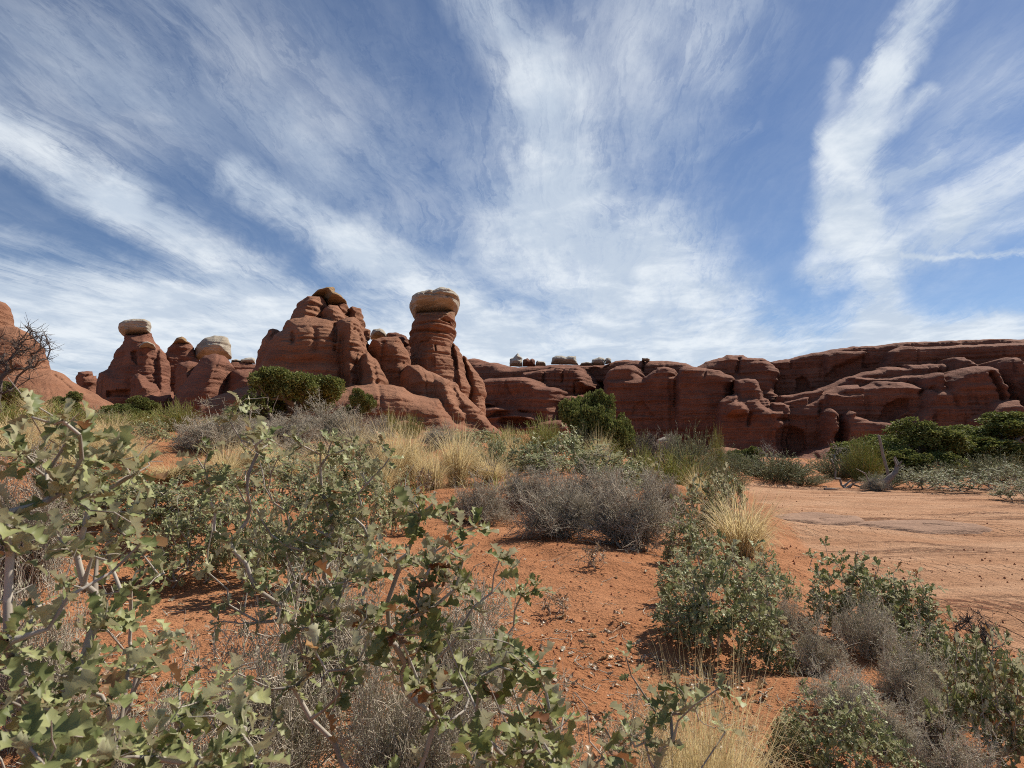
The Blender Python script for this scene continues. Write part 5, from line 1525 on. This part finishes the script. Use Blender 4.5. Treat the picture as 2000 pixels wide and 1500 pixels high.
near_oak('oak_shrub', [(125, 1560, .92), (170, 1235, 1.25)],
         [(62, 815, .86), (122, 822, .86), (45, 885, .92), (55, 905, .95), (130, 866, .92), (175, 850, .92), (160, 895, .9), (220, 880, 1.0), (240, 900, 1.0), (265, 925, 1.0),
          (120, 962, .9), (20, 1000, .85), (30, 1030, .82), (180, 970, 1.0), (245, 1000, 1.1), (225, 1030, 1.1), (20, 1085, .85), (110, 1045, 1.0), (235, 1050, 1.1), (190, 1085, 1.05),
          (215, 1100, 1.1), (150, 1085, 1.0), (60, 1215, .95), (85, 1180, 1.0), (15, 1250, .8), (25, 1290, .85), (280, 1085, 1.25), (320, 1120, 1.3), (200, 1220, 1.2), (175, 1260, 1.15), (255, 1150, 1.3)],
         'nearest oak, its tall stem rising above the skyline at the left edge', 301, .043, nl=8, extra=16)
near_oak('oak_shrub', [(330, 1620, .95), (180, 1640, .9), (60, 1660, .85)],
         [(120, 1320, .9), (150, 1345, .92), (175, 1300, .95), (100, 1385, .85), (35, 1440, .72), (60, 1475, .7), (165, 1430, .82), (150, 1470, .8), (290, 1270, 1.05), (330, 1245, 1.1), (250, 1310, 1.0),
          (300, 1480, .78), (280, 1440, .82), (350, 1345, .95), (385, 1375, .92), (345, 1400, .9), (370, 1430, .86), (420, 1480, .8), (455, 1400, .88), (480, 1370, .95), (430, 1340, 1.0), (210, 1380, .9), (230, 1480, .75), (400, 1490, .78),
          (475, 1440, .85), (20, 1370, .8), (90, 1500, .68), (500, 1480, .82)],
         'near oak with the largest pale leaves in the bottom left corner', 302, .043, nl=9, extra=14)
near_oak('oak_shrub', [(560, 1080, 2.3), (600, 1300, 2.0)],
         [(468, 790, 1.75), (490, 800, 1.78), (450, 825, 1.75), (505, 880, 1.8), (520, 850, 1.85), (575, 855, 1.9), (590, 870, 1.9), (545, 890, 1.95), (650, 860, 2.0), (670, 880, 2.0), (640, 890, 2.0), (690, 870, 2.05),
          (385, 895, 1.8), (440, 930, 1.8), (460, 945, 1.85), (410, 950, 1.8), (480, 920, 1.9), (500, 990, 1.9), (620, 960, 2.0), (650, 975, 2.0), (700, 965, 2.1), (730, 930, 2.1), (745, 870, 2.1), (760, 895, 2.1),
          (560, 1000, 2.0), (610, 1010, 2.0), (660, 1020, 2.0), (690, 1010, 2.1), (550, 1060, 2.0), (590, 1075, 1.95), (640, 1080, 1.95), (480, 1100, 1.8), (520, 1130, 1.8), (500, 1150, 1.8), (450, 1060, 1.8), (420, 1000, 1.8), (720, 1050, 2.1), (700, 1080, 2.0)],
         'middle oak with many upright leafy stems left of the open sand', 303, .046, nl=9, extra=40)
near_oak('oak_shrub', [(720, 1520, 1.5), (800, 1560, 1.45)],
         [(845, 985, 1.3), (870, 1000, 1.3), (810, 1000, 1.3), (815, 1030, 1.32), (900, 1030, 1.35), (930, 1030, 1.4), (850, 1065, 1.3), (880, 1080, 1.25), (905, 1090, 1.25), (840, 1110, 1.25), (860, 1140, 1.25), (820, 1150, 1.25), (890, 1150, 1.25),
          (700, 1110, 1.35), (680, 1130, 1.3), (650, 1140, 1.25), (720, 1130, 1.35), (770, 1080, 1.4), (780, 1110, 1.4), (740, 1070, 1.5), (730, 1220, 1.3), (820, 1200, 1.25), (780, 1240, 1.2), (700, 1290, 1.15), (840, 1230, 1.2), (610, 1200, 1.3), (580, 1230, 1.3),
          (1000, 1110, 1.6), (975, 1095, 1.55), (1045, 1150, 1.7), (1020, 1160, 1.7)],
         'oak in the middle whose leaf star stands out against the open sand', 304, .046, nl=9, extra=22, mat=M_OAK_AUT)
near_oak('oak_shrub', [(1030, 1620, 1.2), (950, 1640, 1.15)],
         [(1020, 1280, 1.1), (1045, 1300, 1.1), (1000, 1310, 1.1), (1065, 1345, 1.1), (970, 1270, 1.15), (985, 1295, 1.15), (940, 1320, 1.1), (1040, 1400, 1.05), (1070, 1400, 1.1), (1100, 1400, 1.15), (1050, 1450, .95), (1020, 1470, .95), (1080, 1480, .92), (960, 1470, .95),
          (940, 1430, 1.0), (920, 1490, .95), (1180, 1480, 1.0)],
         'oak at the bottom centre with twisted green and brown leaves', 305, .046, nl=8, extra=10, mat=M_OAK_AUT)
near_oak('oak_shrub', [(1265, 1560, 1.5)],
         [(1325, 1345, 1.45), (1340, 1365, 1.45), (1300, 1375, 1.45), (1280, 1390, 1.5), (1310, 1395, 1.45), (1230, 1440, 1.4), (1260, 1450, 1.4), (1215, 1470, 1.4), (1290, 1460, 1.4)],
         'small green oak beside the golden tuft at the bottom', 306, .046, nl=6, extra=8)


# --- bare tree at the far left, post, log and roots
def tree_dead():
    rng = np.random.RandomState(401)
    d = 17.0
    T = [at(u, v, d + rng.uniform(-.6, .6)) for u, v in [(52, 640), (62, 645), (70, 650), (88, 655), (92, 668), (98, 684), (80, 680), (85, 690), (70, 665), (45, 660), (35, 680), (25, 672), (10, 690), (0, 660), (-15, 680), (-30, 700), (5, 705),
                                                         (20, 700), (60, 690), (55, 705), (75, 705), (48, 720), (66, 720), (15, 725), (0, 740), (-20, 735), (35, 735), (58, 740), (-40, 720), (30, 690), (42, 675), (66, 660), (50, 690), (80, 665)]]
    bx = at(22, 800, d); z = float(ground_z(bx[0], d))
    pos, par, cnt, tips = grow([(bx[0], d, z - .1), (bx[0] - .15, d + .1, z - .1)], T, rng, .14, 1.2, .2)
    n = 700
    A = pos[rng.randint(6, len(pos), n)]; dd = rng.normal(0, 1, (n, 3)) + [0, 0, .25]; dd /= np.linalg.norm(dd, axis=1)[:, None]
    L = rng.uniform(.08, .3, n)[:, None]; mid = A + dd * L * .5
    V, Fs = join([wood(pos, par, cnt, .011, 6, .085, .5), tubes(A, mid, np.full(n, .008), np.full(n, .006), 3), tubes(mid, mid + (dd + rng.normal(0, .6, (n, 3))) * L * .6, np.full(n, .006), np.full(n, .003), 3)])
    o = link('bare_tree', make_mesh('bare_tree', V, Fs), M_DEAD)
    tag(o, 'bare dead juniper with tangled dark branches in front of the left dome', 'dead tree')


tree_dead()


def post_and_log():
    d = 17.0
    rng = np.random.RandomState(77)
    b = np.array(at(1743, 962, d)); t = np.array(at(1716, 850, d)); b[2] = float(ground_z(b[0], d)) - .1
    n, m = 12, 10
    V = []
    for k in range(n + 1):
        c = b + (t - b) * k / n
        a = np.linspace(0, 2 * math.pi, m, endpoint=False)
        r = .040 * (1 - .18 * k / n) * (1 + .12 * pn(np.cos(a) * 2, np.sin(a) * 2, k * .5))
        V.append(c + np.stack([np.cos(a) * r, np.sin(a) * r, np.zeros(m)], -1) + rng.normal(0, .004, 3))
    V = np.concatenate(V)
    Fq = [np.array([[k * m + i, k * m + (i + 1) % m, (k + 1) * m + (i + 1) % m, (k + 1) * m + i] for i in range(m)]) for k in range(n)]
    V = np.concatenate([V, [t + [0, 0, .012]]])
    Fq = Fq + [np.array([[n * m + i, n * m + (i + 1) % m, len(V) - 1] for i in range(m)])]
    tag(link('wooden_post', make_mesh('wooden_post', V, Fq), M_WEATHER), 'thin weathered wooden post leaning left beside the dead log', 'post')

    # dead log: lying trunk that turns up into a splintered snag
    P = [at(u, v, dd) for u, v, dd in [(1696, 970, 16.9), (1706, 962, 16.8), (1716, 953, 16.7), (1727, 943, 16.6), (1738, 933, 16.6), (1749, 922, 16.65), (1753, 906, 16.7), (1748, 891, 16.7)]]
    R = [.06, .07, .075, .08, .075, .06, .04, .008]
    P = np.array(P); m = 14; V = []
    fine = np.linspace(0, len(P) - 1, 36)
    Pf = np.stack([np.interp(fine, np.arange(len(P)), P[:, i]) for i in range(3)], -1); Rf = np.interp(fine, np.arange(len(P)), R)
    for k in range(len(Pf)):
        tdir = Pf[min(k + 1, len(Pf) - 1)] - Pf[max(k - 1, 0)]; tdir /= np.linalg.norm(tdir)
        p = np.cross(tdir, [0, 1, 0]); p /= np.linalg.norm(p); q = np.cross(tdir, p)
        a = np.linspace(0, 2 * math.pi, m, endpoint=False)
        r = Rf[k] * (1 + .35 * pn(np.cos(a) * 1.8, np.sin(a) * 1.8, k * .13) + .15 * pn(np.cos(a) * 5, np.sin(a) * 5, k * .2))
        V.append(Pf[k] + np.cos(a)[:, None] * r[:, None] * p + np.sin(a)[:, None] * r[:, None] * q)
    V = np.concatenate(V)
    Fq = [np.array([[k * m + i, k * m + (i + 1) % m, (k + 1) * m + (i + 1) % m, (k + 1) * m + i] for i in range(m)]) for k in range(len(Pf) - 1)]
    A, B, ra, rb = [], [], [], []
    for u1, v1, u2, v2, r1 in [(1752, 912, 1746, 893, .035), (1755, 908, 1762, 900, .03), (1757, 914, 1768, 908, .022), (1700, 945, 1690, 925, .03), (1690, 925, 1672, 915, .02), (1730, 935, 1736, 965, .04)]:
        A.append(at(u1, v1, 16.65)); B.append(at(u2, v2, 16.65)); ra.append(r1); rb.append(r1 * .3)
    V2, F2 = tubes(A, B, ra, rb, 6)
    V, Fs = join([(V, Fq), (V2, F2)])
    tag(link('dead_log', make_mesh('dead_log', V, Fs), M_WEATHER), 'dead weathered log ending in a splintered upturned snag at the far edge of the wash', 'dead log')

    # tangle of roots / second leaning stem left of the log
    rng = np.random.RandomState(78)
    T = [at(u, v, 17.3 + rng.uniform(-.3, .3)) for u, v in [(1628, 905), (1632, 920), (1640, 935), (1612, 958), (1618, 964), (1625, 966), (1665, 945), (1680, 940), (1700, 948), (1690, 960), (1650, 950), (1608, 950)]]
    b = at(1652, 968, 17.3)
    pos, par, cnt, tips = grow([(b[0], 17.3, float(ground_z(b[0], 17.3)) - .05)], T, rng, .12, 1.0, -.1)
    V, Fs = join([wood(pos, par, cnt, .014, 6, .07, .6)])
    tag(link('root_tangle', make_mesh('root_tangle', V, Fs), M_WEATHER), 'tangle of grey roots and a leaning dead stem left of the dead log', 'roots')
    # bleached stick lying on the wash edge
    A = [at(1612, 966, 16.4), at(1625, 962, 16.4), at(1622, 966, 16.4), at(1606, 960, 16.4)]
    B = [at(1625, 962, 16.4), at(1640, 966, 16.4), at(1634, 970, 16.4), at(1614, 966, 16.4)]
    for q in (A, B):
        for i in range(4):
            q[i] = (q[i][0], q[i][1] + .05 * i, float(ground_z(q[i][0], q[i][1] + .05 * i)) + .05)
    A = [A[0], B[0], B[0], A[0]]
    V, Fq = tubes(A, B, [.035, .03, .025, .02], [.03, .012, .01, .008], 6)
    tag(link('driftwood', make_mesh('driftwood', V, [Fq]), M_WEATHER), 'bleached forked stick lying at the far edge of the wash', 'driftwood')


post_and_log()


def litter():
    rng = np.random.RandomState(900)
    # fallen oak leaves
    n = 1000
    u = rng.uniform(0, 1500, n); v = 930 + 570 * rng.uniform(0, 1, n) ** .8
    P = []
    for a, b in zip(u, v):
        x, y, z = on_ground(a, b)
        if y < 9 and x < float(wash_edge(y)) - .1:
            P.append((x, y, z))
    extra = []
    for (cu, cv, s, k) in [(1200, 1260, .25, 12), (100, 1100, .2, 26), (1180, 1420, .2, 22), (1100, 1240, .12, 12), (950, 1060, .3, 14), (330, 1080, .25, 22), (1500, 1300, .3, 24), (1830, 1420, .25, 20), (860, 1010, .3, 16)]:
        x, y, z = on_ground(cu, cv)
        for _ in range(k):
            xx, yy = x + rng.normal(0, s), y + rng.normal(0, s); extra.append((xx, yy, 0))
    P = np.array(P + extra)
    keep = (pn(P[:, 0] * 1.5, P[:, 1] * 1.5, 3.3) > -.12) | (rng.uniform(0, 1, len(P)) < .25)
    P = P[keep]; n = len(P)
    P[:, 2] = ground_z(P[:, 0], P[:, 1]) + .008
    D = np.stack([rng.normal(0, 1, n), rng.normal(0, 1, n), rng.normal(0, .25, n)], -1)
    U = np.stack([rng.normal(0, .45, n), rng.normal(0, .45, n), np.ones(n) * rng.choice([-1, 1], n)], -1)
    V, Fs = put_leaves(P, D, U, rng.uniform(.028, .055, n), 'oak', rng, True, 8)
    tag(link('fallen_leaves', leaf_mesh('fallen_leaves', V, Fs), M_OAK_DRY), 'dry brown oak leaves scattered over the red sand', 'leaf litter', kind='stuff')
    # sticks
    A, B, ra, rb = [], [], [], []
    for _ in range(700):
        x, y, z = on_ground(rng.uniform(0, 1950), 960 + 540 * rng.uniform(0, 1) ** .7)
        if y > 9 or x > float(wash_edge(y)):
            continue
        a = rng.uniform(0, 6.28); L = rng.uniform(.03, .16); p = np.array([x, y])
        r = rng.uniform(.0010, .0024)
        for k in range(3):
            q = p + np.array([math.cos(a), math.sin(a)]) * L / 3; a += rng.normal(0, .35)
            A.append((p[0], p[1], 0)); B.append((q[0], q[1], 0)); ra.append(r); rb.append(r * .8); p = q
    A, B = np.array(A), np.array(B)
    up = rng.uniform(.001, .012, len(A))
    A[:, 2] = ground_z(A[:, 0], A[:, 1]) + .004; B[:, 2] = ground_z(B[:, 0], B[:, 1]) + .004 + up
    V, Fq = tubes(A, B, ra, rb, 4)
    tag(link('fallen_twigs', make_mesh('fallen_twigs', V, [Fq]), M_GREY), 'thin grey twigs lying about on the red sand', 'twig litter', kind='stuff')
    # grit and clods on sand and wash
    n = 12000
    uu = rng.uniform(0, 2000, n); vv = 940 + 560 * rng.uniform(0, 1, n) ** 1.1
    a = np.stack([np.array(at(p, q, 1.0)) for p, q in zip(uu, vv)])
    h = CZ - np.where(uu > 1450, .02, .36)
    dist = h / np.maximum(CZ - a[:, 2], .02)
    X, Y = a[:, 0] * dist, dist
    ok = (Y < 16) & (Y > 1)
    wsh = wash_mask(X, Y) > .4
    lane = pn((X + .35 * Y) * .13, Y * 1.15, 0.0) > .02
    ok &= np.where(wsh, lane & (rng.uniform(0, 1, n) < .8), (Y < 7) & ((pn(X * 1.6, Y * 1.6, 1.1) > .08) | (rng.uniform(0, 1, n) < .15)))
    X, Y = X[ok], Y[ok]; n = len(X)
    s = (.0015 + .0075 * rng.uniform(0, 1, n) ** 3) * np.clip(Y / 3, .8, 2)
    Z = ground_z(X, Y) + s * .3
    T = np.array([[1, 0, 0], [0, 1, 0], [-1, 0, 0], [0, -1, 0], [0, 0, 1], [0, 0, -1.0]])
    J = T[None] * s[:, None, None] * rng.uniform(.5, 1.2, (n, 6, 1)) + rng.normal(0, .15, (n, 6, 3)) * s[:, None, None]
    V = (J + np.stack([X, Y, Z], -1)[:, None, :]).reshape(-1, 3)
    F8 = np.array([[0, 1, 4], [1, 2, 4], [2, 3, 4], [3, 0, 4], [1, 0, 5], [2, 1, 5], [3, 2, 5], [0, 3, 5]])
    Fq = ((np.arange(n) * 6)[:, None, None] + F8[None]).reshape(-1, 3)
    tag(link('pebbles', make_mesh('pebbles', V, [Fq], False), M_CLOD), 'reddish grit and crumbs of earth on sand and wash', 'gravel', kind='stuff')
    # low dry growth between the farther shrubs
    rng = np.random.RandomState(901)
    parts = []
    for _ in range(900):
        d = rng.uniform(8, 30); uu = rng.uniform(-150, 1420)
        x, y, z = at(uu, 900, d); z = float(ground_z(x, y, False))
        if pn(x * .5, y * .5, 9.0) < -.05 or (abs(uu - 1330) < 90 and d < 12.5) or (250 < uu < 330 and d < 10):
            continue
        V, Fq = blades(rng, 16, .35, rng.uniform(.12, .30), .5, .007 + .0006 * d, 1.0, 3, .5)
        parts.append((V + [x, y, z], Fq))
    V, Fs = join(parts)
    tag(link('dry_grass', make_mesh('dry_grass', V, Fs), M_STRAW), 'low dry grass filling the ground between the farther shrubs', 'grass', kind='stuff')


M_CLOD = twig_mat('clod', (0.26, 0.095, 0.045), (0.42, 0.19, 0.10), 60)
M_STRAW = leaf_mat('straw', [(0.60, 0.50, 0.25), (0.70, 0.58, 0.33)], [(0.42, 0.43, 0.14), (0.35, 0.37, 0.11)], 0.45, (0.60, 0.50, 0.26), 0.3, 0.7)
litter()


def ledge_bush():
    bpy.context.view_layer.update()
    butte = bpy.data.objects['sandstone_butte']
    p = Vector(at(660, 751, 1.0)); o = Vector((0, 0, CZ))
    hit, loc, nor, idx = butte.ray_cast(o, (p - o).normalized())
    if hit:
        b = plant('juniper', 660, 751, 741, 24, 'tiny green bush on the ledge at the foot of the butte face', loc.y, var=1)
        s = 0.5
        b.location = loc + Vector((0, .1, -.1)); b.scale = (s, s, s * .55)


ledge_bush()
for kind, lst in PROTO.items():                       # prototypes nothing used
    for i, (o, w, h) in enumerate(lst):
        if (kind, i) not in USED:
            for c in list(o.children):
                bpy.data.objects.remove(c)
            bpy.data.objects.remove(o)
